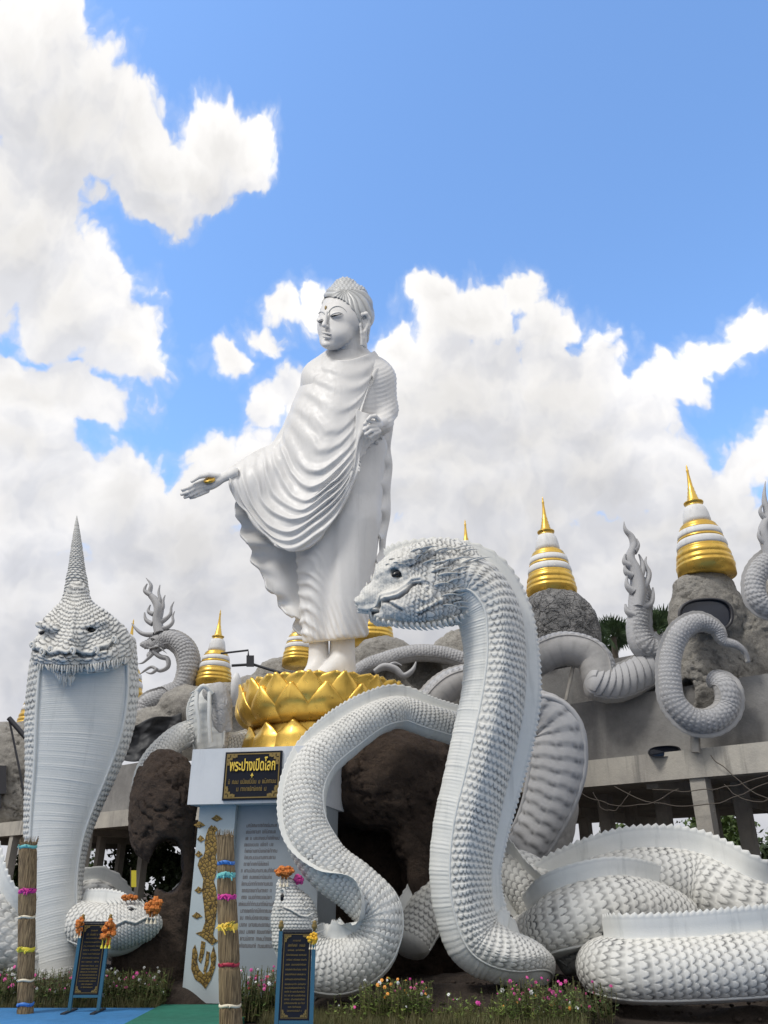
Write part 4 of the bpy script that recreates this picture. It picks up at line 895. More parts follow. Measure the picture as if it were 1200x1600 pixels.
# gilded figure of a naga lady in flat relief on the column
MA = q; mm_ = lambda x, y: find_st(x, y, MA, tf, nf)
def relief(name, poly, out=0.012, mat='gilded'):
    P = [mm_(x, y) for x, y in poly]; bmv = bpy.data.meshes.new(name); n = len(P)
    fr = [on_plane(MA, tf, nf, z, s, out) for s, z in P]; bk = [on_plane(MA, tf, nf, z, s, 0.001) for s, z in P]; o_ = PORG[ped.name]
    from mathutils.geometry import tessellate_polygon
    tr = tessellate_polygon([[Vector((s, z, 0)) for s, z in P]])
    G = Geo(); G.add(np.array(fr+bk), Q=[(i, (i+1) % n, n+(i+1) % n, n+i) for i in range(n)], T=[tuple(t) for t in tr]); return G.build(name, mat, ped, smooth=False)
relief('gilded_figure', [(322, 1306), (326, 1294), (331, 1289), (335, 1294), (337, 1305), (340, 1318), (339, 1330), (337, 1338), (340, 1350), (337, 1368), (334, 1376), (338, 1390), (340, 1412), (337, 1440), (333, 1460), (336, 1466), (341, 1470), (332, 1477), (326, 1472), (321, 1468), (313, 1462), (306, 1458), (316, 1455), (321, 1440), (319, 1415), (316, 1392), (318, 1374), (313, 1362), (309, 1352), (312, 1342), (318, 1338), (321, 1328), (320, 1316)])
relief('gilded_tail', [(301, 1484), (305, 1476), (309, 1490), (308, 1502), (311, 1514), (318, 1522), (326, 1518), (330, 1506), (329, 1494), (334, 1478), (338, 1494), (336, 1512), (330, 1530), (321, 1545), (315, 1537), (305, 1530), (299, 1514)])
relief('gilded_tail', [(315, 1470), (321, 1472), (319, 1490), (314, 1505), (310, 1500), (313, 1486)]); relief('gilded_tail', [(323, 1486), (328, 1488), (326, 1506), (321, 1522), (318, 1518), (321, 1502)])
for (x, y, w_) in ((312, 1289, 9), (339, 1279, 9), (314, 1311, 6), (311, 1335, 6), (311, 1391, 7), (308, 1431, 8), (336, 1296, 5)):
    relief('gilded_cloud', [(x-w_, y), (x-w_*.5, y-2.5), (x-1, y-6), (x+w_*.5, y-3), (x+w_, y+1), (x+w_*.4, y+3), (x, y+5), (x-w_*.5, y+3)])

# ------------------------------------------------------------------ S-shaped naga in front of the rock
SN = thing('naga_statue', W(530, 1548, 13.35), 'white S-shaped naga statue climbing over the dark rock right of the title plaque', 'naga statue', 'white naga statues')
SY = 13.35
serpent(SN, [(452, 1432, SY+.1, 24, 26, (1, 0, .2), 2), (462, 1470, SY+.05, 36, 36, (.9, -.1, .5), 14), (490, 1505, SY, 42, 40, (.35, -.2, .95), 26), (540, 1510, SY, 42, 40, (-.1, -.3, 1), 28), (584, 1478, SY, 40, 40, (-.75, -.35, .5), 30), (592, 1430, SY, 36, 38, (-.75, -.7, -.2), 24), (558, 1388, SY, 35, 36, (-.2, -.95, .3), 18), (512, 1352, SY, 36, 36, (-.6, -.8, .2), 13), (482, 1305, SY+.1, 36, 36, (-.85, -.5, .05), 11), (476, 1250, SY+.3, 35, 36, (-.95, -.35, .1), 11), (494, 1196, SY+.6, 34, 36, (-.85, -.3, .5), 13), (540, 1155, SY+.9, 30, 34, (-.6, -.2, .8), 20), (592, 1122, SY+1.2, 26, 32, (-.3, -.1, 1), 20), (622, 1114, SY+1.45, 25, 30, (.1, 0, 1), 20), (670, 1128, SY+1.6, 25, 30, (.15, 0, 1), 16), (730, 1145, SY+1.8, 26, 30, (.1, 0, 1), 14)],
        nscale=20, phib=2.2, amp=0.045, tooth=0.085, crest_w=0.10, crest_rng=(.04, 1))
def small_head(parent, hsx, prims, lo, hi, step, flow, eyes, lips, spikes, per=5.0, amp=1.5, mat='white'):
    def f(X):
        r = None
        for p in prims:
            g_ = s_ell(X, p[1], p[2]) if p[0] == 'e' else s_cap(X, p[1], p[2], p[3], p[4]); r = g_ if r is None else smin(r, g_, 7)
        return r
    def dd(V, N):
        x, y = V[:, 0], -V[:, 2]; c, s_ = math.cos(flow), math.sin(flow); sx = (x*c+y*s_)/per; tx = (-x*s_+y*c)/per
        h, g = scales(sx, tx); h = h*amp; side = np.abs(N[:, 1]) > .1
        for L_ in lips:
            q = np.exp(-(near_poly(V, L_)/1.8)**2)*side; h += 2.6*q; q2 = np.exp(-(near_poly(V, [(a+flow_n[0]*3.5, b+flow_n[1]*3.5) for a, b in L_])/1.5)**2)*side; h -= 2.2*q2; g = np.clip(g*(1-q)+.8*q2, 0, 1)
        return h, g*.8
    flow_n = (-math.sin(flow), math.cos(flow)) if math.cos(flow) > 0 else (math.sin(flow), -math.cos(flow))
    hd = hsx.make(f, lo, hi, step, dd, 1).build('head', mat, parent)
    for (x, y, r1, r2, an) in eyes:
        P = hsx.surf(x, y, 1, -1.0); u_, v_ = np.meshgrid(np.linspace(0, np.pi, 7), np.linspace(0, 2*np.pi, 12, endpoint=False), indexing='ij')
        a = r1*np.sin(u_)*np.cos(v_); b = r2*np.sin(u_)*np.sin(v_); G = Geo(); G.grid(hsx.w(np.stack([x+a*math.cos(an)-b*math.sin(an), P[1]+2.2*np.cos(u_), -(y+a*math.sin(an)+b*math.cos(an))], -1)), cv=True); G.build('eye', 'eye_black', hd)
        pts = [(x-r1*1.5*math.cos(an)+r2*1.8*math.sin(an), y-r1*1.5*math.sin(an)-r2*1.6*math.cos(an)), (x+r2*2.0*math.sin(an), y-r2*2.0*math.cos(an)), (x+r1*1.6*math.cos(an)+r2*.6*math.sin(an), y+r1*1.6*math.sin(an)-r2*.6*math.cos(an))]
        G = Geo(); tube(G, hsx.w(np.array([hsx.surf(px, py, 1, 0) for px, py in pts])), [1.2*hsx.m, 2.0*hsx.m, 1.0*hsx.m], 8, sub=4); G.build('eyebrow', mat, hd)
    if spikes:
        G = Geo()
        for (x, y, ex, ey, w_) in spikes:
            b = hsx.surf(x, y, 1, -1); a1, a2 = hsx.w(np.array([b, [ex, b[1]+1, -ey]])); spike(G, a1, a2, w_*hsx.m, flat=.5)
        G.build('fringe', mat, hd)
    return hd
s1s = Sculpt(460, 1430, SY-.05); r = random.Random(5)
small_head(SN, s1s, [('e', (460, 0, -1440), (36, 30, 50)), ('c', (455, 4, -1420), (447, 8, -1385), 26, 15), ('e', (462, 0, -1470), (36, 30, 30))], (415, -40, -1510), (512, 46, -1360), 1.2, math.pi/2, [(441, 1402, 3.0, 6.5, .1)], [[(432, 1422), (444, 1418), (458, 1424), (470, 1432), (490, 1436)]], [(470+4*k, 1404+9*k, 474+6*k, 1398+9*k, 2.5) for k in range(7)], 5.5, 1.4)
# ------------------------------------------------------------------ naga head lying on the left, facing right, with garlands
LN = thing('naga_statue', W(210, 1490, 14.6), 'low white naga head with orange garlands lying between the left sign and the brown rock', 'naga statue', 'white naga statues')
serpent(LN, [(120, 1440, 15.1, 30, 32, (0, 0, 1), 18), (160, 1452, 14.8, 36, 36, (0, 0, 1), 22), (200, 1452, 14.55, 34, 34, (0, .1, 1), 14), (225, 1440, 14.4, 22, 24, (0, 0, 1), 2)], nscale=18, amp=.05, tooth=.09)
serpent(LN, [(245, 1470, 15.3, 20, 22, (0, -.3, 1), 6), (266, 1432, 15.4, 18, 20, (-.5, -.3, 1), 6), (285, 1398, 15.5, 14, 16, (-.5, -.3, 1), 5), (300, 1372, 15.6, 6, 8, (-.5, -.3, 1), 3)], nscale=10, amp=.06, tooth=.09)
s2s = Sculpt(210, 1445, 14.45)
small_head(LN, s2s, [('e', (205, 0, -1442), (46, 36, 34)), ('c', (215, 4, -1436), (238, 8, -1442), 24, 14), ('e', (185, 0, -1455), (38, 34, 30))], (140, -44, -1500), (266, 48, -1395), 1.3, math.pi, [(205, 1421, 4.5, 2.4, 0)], [[(180, 1446), (196, 1438), (212, 1442), (228, 1434), (242, 1436)]], [(170+7*k, 1410-abs(k-5)*-0.6, 164+7*k, 1402-abs(k-5)*-0.6, 2.2) for k in range(9)], 5.5, 1.5)
# ------------------------------------------------------------------ the rearing hooded naga on the far left
HY = 15.0
HN = thing('naga_statue', W(90, 1512, HY), 'white hooded naga statue facing forward on the left, with a tall spire on its head', 'naga statue', 'white naga statues')
dv = (-.34, 1, 0)
serpent(HN, [(134, 1000, HY, 36, 74, dv, 10), (132, 1040, HY, 34, 79, dv, 10), (130, 1090, HY, 32, 82, dv, 10), (124, 1145, HY, 32, 79, dv, 10), (113, 1200, HY, 32, 69, dv, 10), (101, 1250, HY, 32, 59, dv, 10), (91, 1300, HY, 34, 50, dv, 10), (86, 1350, HY, 36, 44, dv, 10), (86, 1400, HY, 36, 40, dv, 10), (89, 1460, HY, 36, 39, dv, 10), (92, 1525, HY, 36, 40, dv, 10)],
        nscale=30, phib=2.22, amp=0.03, asp=1.15, p=1.9, rib=0.040, ribamp=0.005, bgroove=.4, trim=0.045)
serpent(HN, [(96, 1470, HY+.9, 26, 30, up, 14), (112, 1425, HY+1.0, 30, 34, (-.3, -.1, 1), 18), (142, 1406, HY+1.1, 30, 34, (.1, -.2, 1), 20), (172, 1430, HY+1.3, 30, 34, (.5, -.1, 1), 16), (195, 1480, HY+1.5, 30, 34, (.8, 0, .5), 14)], nscale=14, amp=.05, tooth=.10)
serpent(HN, [(70, 1500, HY+.2, 36, 40, (-.5, 0, 1), 24), (20, 1480, HY-.1, 40, 46, (.3, -.2, 1), 24), (-20, 1430, HY-.2, 40, 48, (.5, -.3, .8), 26), (-60, 1370, HY+.2, 44, 48, (.5, -.2, 1), 40), (-110, 1400, HY+.8, 44, 48, (0, 0, 1), 36)], nscale=16, amp=.05, tooth=.10)
h3 = Sculpt(125, 1010, HY-.15)
def f_hh(X):
    f = s_ell(X, (131, -6, -1016), (76, 42, 62)); f = smin(f, s_ell(X, (122, 4, -985), (58, 36, 44)), 12); f = smin(f, s_cap(X, (120, -2, -965), (120, -2, -925), 32, 16), 14)
    f = smin(f, s_cap(X, (112, 26, -996), (98, 50, -1022), 26, 17), 10); f = smin(f, s_cap(X, (100, 36, -1035), (100, 44, -1055), 22, 10), 8)
    f = smin(f, s_ell(X, (150, 24, -1022), (34, 22, 24)), 8); f = smin(f, s_ell(X, (72, 22, -1022), (22, 20, 24)), 8)
    f = smin(f, s_cap(X, (126, 36, -979), (162, 30, -971), 7, 5), 4); f = smin(f, s_cap(X, (86, 38, -981), (60, 28, -976), 6, 4), 4)
    f = smax(f, -s_ell(X, (142, 40, -984), (9, 10, 4.2)), 2); f = smax(f, -s_ell(X, (66, 34, -988), (6, 10, 3.6)), 2)
    return smax(f, X[..., 2]*-1-1052+14*((X[..., 0]-125)/70)**2, 5)
LP3 = [(54, 1012), (66, 1012), (78, 1020), (92, 1016), (104, 1019), (114, 1012), (128, 1019), (144, 1020), (154, 1010), (168, 1008), (178, 998)]
def d_hh(V, N):
    x, y = V[:, 0], -V[:, 2]; rr = np.hypot(x-120, (y-905)); an = np.arctan2(x-120, y-905)
    h, g = scales(rr/6.2+1.0*fbm(V/25., 2, 41), an*60/5.6+1.2*fbm(V/25., 2, 42)); h = h*1.9+2.5*fbm(V/18., 3, 43); front = N[:, 1] > .1
    q = np.exp(-(near_poly(V, LP3)/2.4)**2)*front; h = h*(1-q)+3.4*q; q2 = np.exp(-(near_poly(V, [(a, b+6) for a, b in LP3])/2.2)**2)*front; h -= 5*q2
    rid = np.exp(-((x-(118-(y-940)*.12))/3.5)**2)*front*(y < 1000)*(y > 950); h += 3*rid
    return h, np.clip(g*(1-q)+q2*.8, 0, 1)
hd3 = h3.make(f_hh, (44, -52, -1075), (214, 72, -905), 1.3, d_hh, 1).build('head', 'white', HN)
for (x, y, d, r1, r2) in ((143, 985, 33, 7.5, 3.8), (66, 989, 27, 5.5, 3.4)):
    u_, v_ = np.meshgrid(np.linspace(0, np.pi, 7), np.linspace(0, 2*np.pi, 12, endpoint=False), indexing='ij')
    P = h3.surf(x, y, 1, 0.5); G = Geo(); G.grid(h3.w(np.stack([x+r1*np.sin(u_)*np.cos(v_), P[1]+2.5*np.cos(u_), -(y+r2*np.sin(u_)*np.sin(v_))], -1)), cv=True); G.build('eye', 'eye_black', hd3)
G = Geo(); r = random.Random(8)
for k in range(34):
    t = k/33; x = 60+136*t; y = 1044+6*math.sin(math.pi*t)-10*t; b = h3.surf(x, y-6, 1, -2); a1, a2 = h3.w(np.array([b, b+[r.uniform(-3, 3), 3, -r.uniform(8, 15)]])); spike(G, a1, a2, 2.8*h3.m)
for k in range(60):
    t = r.random(); x = 84+34*r.random(); y = 1034+26*t; b = np.array([x, 46-abs(x-101)*.5, -y]); a1, a2 = h3.w(np.array([b, b+[(102-x)*.35+r.uniform(-3, 3), 3-8*t, -r.uniform(10, 20)*(1.2-abs(x-101)/24)]])); spike(G, a1, a2, 2.8*h3.m)
G.build('beard', 'white', hd3)
for (x, y) in ((178, 999), (150, 1015), (113, 1016), (79, 1014), (50, 1008), (66, 1018)):
    b = h3.surf(x, y, 1, 2); P = [b+[3.5*math.cos(a)*(1-a/9), 2, 5*math.sin(a)*(1-a/9)] for a in np.linspace(-1.5, 4.5, 12)]; G = Geo(); tube(G, h3.w(np.array(P)), 2.2*h3.m, 7); G.build('lip_curl', 'white', hd3)
# the spire: rows of leaf scales round a tapering shaft
T0 = W(120, 806, HY); B0 = W(120, 962, HY); N_ = 260; tt = np.linspace(0, 1, N_); nv = 96
rp = np.interp(tt, [0, .1, .3, .55, .62, .8, .9, .96, 1], np.array([.5, 3, 7, 11, 13, 16.5, 20, 25, 32]))*mpx(120, 880, HY); an = np.linspace(0, 2*np.pi, nv, endpoint=False)
s_ = np.cumsum(1/np.maximum(rp, .04))*0.024; h, g = scales(s_[:, None]+0*an[None]*0, (an/(2*np.pi)*11)[None]+0*s_[:, None], .9)
st = np.clip(1-(tt*9-np.floor(tt*9))*1.2, 0, 1)*-.05*(tt < .8)
Rr = rp[:, None]*(1+.22*h+st[:, None]); P = T0[None]*(1-tt[:, None])+B0[None]*tt[:, None]
V = P[:, None]+np.stack([Rr*np.cos(an), Rr*np.sin(an)*.9, 0*Rr], -1); G = Geo(); G.grid(V, cv=True, g=g*.8); G.build('spire', 'white', HN)
# ------------------------------------------------------------------ small naga on the rock left of the pedestal, hood open
DN = thing('naga_statue', W(250, 1190, 16.6), 'small white naga with pale open hood above the brown rock left of the title plaque', 'naga statue', 'white naga statues')
serpent(DN, [(222, 1250, 15.2, 14, 16, (-.8, -.2, .5), 4), (232, 1205, 15.4, 16, 18, (-.8, -.2, .6), 5), (258, 1172, 15.7, 18, 20, (-.5, -.2, 1), 5), (292, 1150, 16.0, 19, 22, (-.3, -.2, 1), 5), (322, 1148, 16.2, 20, 22, (.1, 0, 1), 5), (352, 1166, 16.4, 18, 20, (.3, 0, 1), 5), (392, 1158, 16.6, 16, 18, (0, 0, 1), 5)], nscale=14, amp=.09, tooth=.1, crest_w=.12)
serpent(DN, [(330, 1076, 15.9, 15, 24, (.35, 1, .1), 4), (328, 1100, 15.9, 22, 36, (.35, 1, .1), 4), (327, 1130, 15.9, 20, 34, (.35, 1, .1), 4), (330, 1170, 15.9, 16, 26, (.3, 1, 0), 4)], nscale=14, phib=1.95, amp=.04, rib=.14, ribamp=.02, matb='white_belly', crest=False, mat='concrete_smooth', trim=.09)
G = Geo(); dn = Sculpt(320, 1110, 15.55)
for sg in (-1, 1): tube(G, dn.w(np.array([(318+9*sg, 6, -1078), (317+10*sg, 12, -1100), (319+8*sg, 12, -1130), (320+9*sg, 8, -1160)], float)), 3.2*dn.m, 8, sub=4)
tube(G, dn.w(np.array([(306, 4, -1086), (318, 10, -1072), (332, 4, -1084)], float)), 4*dn.m, 8, sub=4); G.build('throat_rim', 'white_belly', DN)

rock('cheek', lambda X: smin(smin(s_ell(X, (344, -4, -1106), (17, 20, 40)), s_ell(X, (334, -2, -1084), (18, 18, 16)), 8), s_cap(X, (352, -4, -1100), (358, -4, -1138), 9, 6), 6), (308, -30, -1160), (375, 24, -1060), 1.2, 'concrete_smooth', None, 15.7, 33, 1.6, 10, parent=DN)
G = Geo(); r = random.Random(4)
for k in range(12):
    y = 1080+7*k; a1, a2 = dn.w(np.array([[304-2*math.sin(k/4), 4, -y], [296-3*math.sin(k/3)-r.random()*4, 4, -(y+5)]])); spike(G, a1, a2, 2.6*dn.m)
G.build('side_fringe', 'white', DN)
# ------------------------------------------------------------------ the concrete platform behind, seen at an angle
FN = np.array([-.655, -.756]); FT = np.array([-.756, .655]); FA = np.array([4.7, 19.9])
def FY(x, y, off=0.0):
    d = ray(x, y); k = (FN@FA+off)/(FN@d[:2]); return k*d[1]
def PW(x, y, off=0.0): return W(x, y, FY(x, y, off))
def fplan(s, off): return FA+FT*s+FN*off
def fbox(G, s0, s1, off0, off1, z0, z1):
    c = [fplan(s0, off0), fplan(s1, off0), fplan(s1, off1), fplan(s0, off1)]
    V = [(p[0], p[1], z) for p in c for z in (z0, z1)]
    return G.add(V, [(0, 2, 3, 1), (2, 4, 5, 3), (4, 6, 7, 5), (6, 0, 1, 7), (1, 3, 5, 7), (0, 6, 4, 2)])
def sx(x, y, off=0.0): P = PW(x, y, off); return float((P[:2]-FA)@FT)
plat = thing('concrete_platform', (*fplan(6, 0), 0), 'weathered raised concrete platform on posts running behind all the statues', 'platform')
G = Geo(); fbox(G, -14, 42, 0, -0.45, 3.8, 4.40); G.build('edge_beam', 'concrete', plat)
G = Geo(); fbox(G, -14, 42, -0.46, -13, 4.0, 4.38); G.build('deck', 'concrete', plat)
for k in range(8): G = Geo(); s = sx(1097, 1260, -.1)-4.4+4.4*k if k < 3 else None; 
posts = [sx(1097, 1260, -.1), sx(1260, 1260, -.1), sx(868, 1270, -.1), sx(128, 1330, -.1), sx(15, 1330, -.1), sx(-60, 1330, -.1), sx(640, 1300, -.1)]
for s in posts: G = Geo(); fbox(G, s-.17, s+.17, -0.06, -0.40, -0.1, 3.798); G.build('post', 'concrete', plat)
for (px, o_) in ((1170, -3.0), (1042, -3.5), (990, -7), (950, -3.5), (915, -7), (1120, -7), (1225, -7), (152, -3.5), (75, -3.5), (30, -7), (185, -7), (220, -3.5), (105, -7), (420, -7), (700, -7)):
    s = sx(px, 1330, o_); G = Geo(); fbox(G, s-.16, s+.16, o_, o_-.32, -0.1, 3.998); G.build('post', 'concrete', plat)
for k in range(10): G = Geo(); s = -12+5.2*k; fbox(G, s-.14, s+.14, -0.47, -12.6, 3.70, 3.998); G.build('beam', 'concrete', plat)
wall = thing('plastered_wall', (*fplan(6, -1), 4.4), 'long grey plastered wall standing on the raised platform', 'wall')
G = Geo(); fbox(G, -14, sx(888, 1130, -.9), -0.9, -1.3, 4.401, 6.0); G.build('wall_section', 'plaster', wall)
G = Geo(); fbox(G, sx(888, 1130, -.9)+.01, sx(640, 1130, -.9), -1.0, -1.35, 4.401, 5.85); G.build('wall_section', 'plaster', wall)
G = Geo(); fbox(G, sx(230, 1180, -.9), sx(66, 1180, -.9), -0.9, -1.3, 4.401, 6.35); G.build('wall_section', 'plaster', wall)
G = Geo(); fbox(G, sx(1030, 1060, -1.5), sx(842, 1060, -1.5), -1.5, -2.2, 4.401, 7.15); G.build('wall_section', 'plaster', wall)
# ---- rocks of grey render that carry the small stupas
def frock(label, prims, cuts, lo, hi, step, mat, px, py, off, seed, amp=4, fr=16, k=8):
    Y0 = FY(px, py, off)
    def fn(X):
        f = None
        for p in prims:
            g_ = s_ell(X, p[1], p[2]) if p[0] == 'e' else s_cap(X, p[1], p[2], p[3], p[4]); f = g_ if f is None else smin(f, g_, k)
        for p in cuts: f = smax(f, -(s_ell(X, p[1], p[2]) if p[0] == 'e' else s_cap(X, p[1], p[2], p[3], p[4])), 3)
        return f
    return rock('render_rock', fn, lo, hi, step, mat, label, Y0, seed, amp, fr, 'rock', 'grey rocks carrying the stupas')
frock('cracked grey rock carrying the stupa just right of the largest naga head', [('e', (874, 0, -985), (58, 40, 66)), ('e', (862, 0, -945), (40, 36, 24)), ('e', (905, -6, -1000), (34, 30, 60))], [], (805, -50, -1062), (955, 52, -905), 2.0, 'rock_cracked', 875, 960, -2.0, 21, 3, 10)
frock('large pale grey rock with black oval opening under the rightmost stupa', [('e', (1105, 0, -960), (62, 44, 60)), ('e', (1100, -4, -920), (50, 38, 30)), ('e', (1120, 0, -1070), (75, 44, 90)), ('e', (1190, -8, -1040), (50, 40, 110)), ('e', (1215, -10, -960), (40, 36, 60)), ('e', (1095, 14, -1045), (36, 26, 50))], [('e', (1075, 22, -1085), (14, 30, 26)), ('c', (1065, 34, -985), (1060, 34, -1090), 8, 10)], (1025, -58, -1175), (1275, 62, -876), 2.6, 'rock_grey', 1105, 1000, -1.6, 31, 5, 20)
frock('grey lumpy rock on the platform at the far left edge', [('e', (10, 0, -1190), (50, 40, 62)), ('e', (55, 0, -1180), (46, 40, 60)), ('e', (-30, 0, -1180), (40, 40, 60)), ('e', (0, 0, -1250), (90, 40, 50))], [], (-100, -50, -1306), (115, 52, -1110), 2.6, 'rock_grey', 30, 1200, -1.5, 41, 5, 16)
frock('grey rock ledge behind the crested naga left of the lotus', [('e', (290, 0, -1105), (44, 30, 34)), ('e', (345, 0, -1095), (40, 30, 30)), ('e', (238, 0, -1140), (44, 30, 34)), ('e', (395, 0, -1085), (40, 28, 30)), ('e', (440, 0, -1060), (44, 28, 34)), ('e', (300, -5, -1150), (90, 24, 40))], [], (185, -45, -1200), (490, 40, -1020), 2.6, 'rock_grey', 330, 1100, -2.6, 51, 4, 14)
frock('grey rock with a black cave between the lotus and the largest naga', [('e', (600, 0, -1030), (52, 30, 36)), ('e', (660, 0, -1080), (80, 30, 66)), ('e', (735, -5, -1040), (70, 30, 60)), ('e', (800, -6, -1060), (60, 30, 60)), ('e', (560, -4, -1080), (60, 26, 50)), ('e', (706, 6, -1035), (18, 24, 34))], [('e', (662, 24, -1052), (30, 40, 25))], (500, -46, -1160), (880, 44, -970), 2.6, 'rock_grey', 680, 1060, -2.2, 61, 4, 14)
# ---- stupas
def stupa_at(x, y, rpx, off, label, first=[None]):
    P = PW(x, y, off); r = rpx*mpx(x, y, P[1])
    if first[0] is None:
        t = thing('stupa', P, label, 'stupa', 'small white and gold stupas on the rocks'); first[0] = (t, r)
        def ring(name, prof, mat): G = Geo(); lathe(G, np.array(prof)*np.array([1, 1.07])*r, 40, P); G.build(name, mat, t)
        ring('gold_base', [(.001, -.3), (1.0, -.3), (1.0, .0), (1.02, .03), (1.02, .10), (.97, .13), (.97, .17), (.99, .20), (.98, .30), (.93, .34), (.93, .38), (.96, .42), (.94, .52), (.90, .58), (.87, .62), (.89, .66), (.87, .71), (.5, .71)], 'gold')
        ring('white_band', [(.5, .69), (.87, .70), (.895, .77), (.875, .90), (.83, .99), (.5, 1.0)], 'stupa_white')
        ring('gold_band', [(.5, .96), (.80, .985), (.825, 1.02), (.815, 1.07), (.785, 1.11), (.5, 1.14)], 'gold')
        ring('white_band', [(.5, 1.09), (.785, 1.11), (.80, 1.18), (.765, 1.35), (.5, 1.38)], 'stupa_white')
        ring('gold_band', [(.5, 1.31), (.70, 1.335), (.72, 1.38), (.70, 1.45), (.65, 1.49), (.65, 1.55), (.60, 1.60), (.55, 1.64), (.3, 1.66)], 'gold')
        ring('white_bell', [(.4, 1.63), (.50, 1.645), (.495, 1.82), (.46, 2.05), (.41, 2.22), (.34, 2.32), (.2, 2.35)], 'stupa_white')
        ring('gold_spire', [(.1, 2.28), (.29, 2.30), (.31, 2.37), (.24, 2.42), (.35, 2.46), (.36, 2.50), (.25, 2.54), (.21, 2.62), (.205, 2.66), (.185, 2.70), (.18, 2.78), (.155, 2.82), (.15, 2.92), (.125, 2.96), (.12, 3.08), (.095, 3.13), (.08, 3.3), (.06, 3.5), (.045, 3.7), (.05, 3.75), (.055, 3.8), (.03, 3.86), (.035, 3.92), (.001, 4.05)], 'gold')
        return t
    t0_, r0 = first[0]; return copy_tree(t0_, Vector(P), label, scale=r/r0)
stupa_at(1103, 889, 43, -1.9, 'white and gold stupa on the pale rock, rightmost in the photo')
stupa_at(862, 925, 38.5, -2.4, 'white and gold stupa on the cracked rock right of the largest naga head')
stupa_at(334, 1066, 27.5, -3.0, 'white and gold stupa between the crested grey naga and the lotus base')
stupa_at(466, 1034, 25, -3.4, 'gold banded stupa half hidden behind the standing statue, just left of its feet')
stupa_at(582, 1000, 33, -4.2, 'stupa behind the statue, gold base showing right of its ankles')
stupa_at(733, 945, 34, -4.2, 'stupa hidden behind the largest naga head, only its gold tip showing')
stupa_at(190, 1100, 32, -3.5, 'stupa hidden behind the hooded naga, gold tip and base edge at its right side')
stupa_at(55, 1134, 28, -3.0, 'stupa at far left, gold bands peeking out left of the hooded naga')
# ---- grey concrete nagas on the platform
GG = 'grey unpainted naga statues on the platform'
def flame(G, P, R, m_, hooks, Y0, flat=.6):
    """flame-shaped crest: wavy blade with curling side tongues; P in picture px at depth Y0"""
    f = Sculpt(0, 0, Y0); tube(G, f.w(np.array([(x, 0, -y) for x, y in P], float)), np.array(R)*f.m, 9, sub=6, flat=flat)
    for h in hooks:
        n_ = len(h); r = np.array([max(.25, 3.9*(1-k/(n_-.6))**.8) for k in range(n_)])*m_
        tube(G, f.w(np.array([(x, 1.5, -y) for x, y in h], float)), r*f.m, 7, sub=5, flat=.7)
# left: crested naga facing left
EY = FY(255, 1060, -1.6)
EN = thing('naga_statue', W(255, 1130, EY), 'grey naga with flame crest facing left, on the platform left of the gold lotus', 'naga statue', GG)
serpent(EN, [(240, 1010, EY, 10, 11, (0, 0, 1), 2), (262, 1000, EY, 14, 14, (.1, 0, 1), 4), (284, 1012, EY, 16, 16, (.8, 0, .6), 5), (293, 1045, EY, 17, 17, (1, 0, 0), 5), (282, 1076, EY, 17, 17, (.6, 0, -.6), 5), (252, 1090, EY, 15, 15, (-.2, -.6, .6), 5), (228, 1104, EY, 14, 14, (-1, 0, .3), 5), (228, 1122, EY, 14, 14, (-.6, -.3, -.6), 5), (262, 1122, EY, 15, 15, (0, -.3, -1), 5), (300, 1100, EY+.2, 15, 15, (0, -.3, 1), 5), (350, 1082, EY+.6, 13, 13, (0, 0, 1), 4), (400, 1078, EY+1, 12, 12, (0, 0, 1), 4)],
        mat='concrete_carved', matb='concrete_smooth', nscale=14, amp=.10, tooth=.12, spp=5, rib=.12, ribamp=.02)
e1 = Sculpt(245, 1005, EY)
small_head(EN, e1, [('e', (250, 0, -1003), (16, 12, 13)), ('c', (240, 0, -1004), (223, 0, -1007), 8, 4), ('c', (244, 0, -1014), (232, 0, -1024), 6, 3)], (214, -16, -1032), (272, 18, -984), .9, math.pi, [(239, 1000, 2.6, 1.6, 0)], [[(226, 1011), (236, 1012), (246, 1009)]], [(252, 1000, 270, 992, 2.5), (256, 1006, 272, 1004, 2.5), (250, 1012, 262, 1022, 2.5)], 4, 1.0, 'concrete_carved')
G = Geo(); flame(G, [(250, 990), (246, 970), (248, 950), (240, 935), (234, 928), (236, 915), (228, 903)], [9, 8, 8, 6, 4.5, 3, .5], 1.0, [[(246, 975), (258, 968), (266, 960), (268, 948), (272, 940)], [(246, 982), (262, 980), (270, 972), (270, 962), (273, 955)], [(244, 958), (254, 950), (255, 938), (258, 930)], [(246, 948), (250, 938), (248, 925), (250, 914)], [(240, 960), (232, 955), (235, 945)], [(238, 975), (228, 968), (226, 957)], [(236, 930), (226, 922), (230, 912)], [(240, 992), (222, 990), (212, 982), (206, 974)]], EY); G.build('flame_crest', 'concrete_carved', EN)
G = Geo(); flame(G, [(240, 1018), (250, 1026), (262, 1030), (262, 1042), (250, 1048), (236, 1042), (226, 1048), (218, 1054)], [4, 4, 4, 3.5, 3, 2.4, 1.8, .4], .7, [[(238, 1022), (230, 1030), (222, 1036), (216, 1037)], [(246, 1044), (236, 1052), (228, 1050)]], EY-.05); G.build('beard', 'concrete_carved', EN)
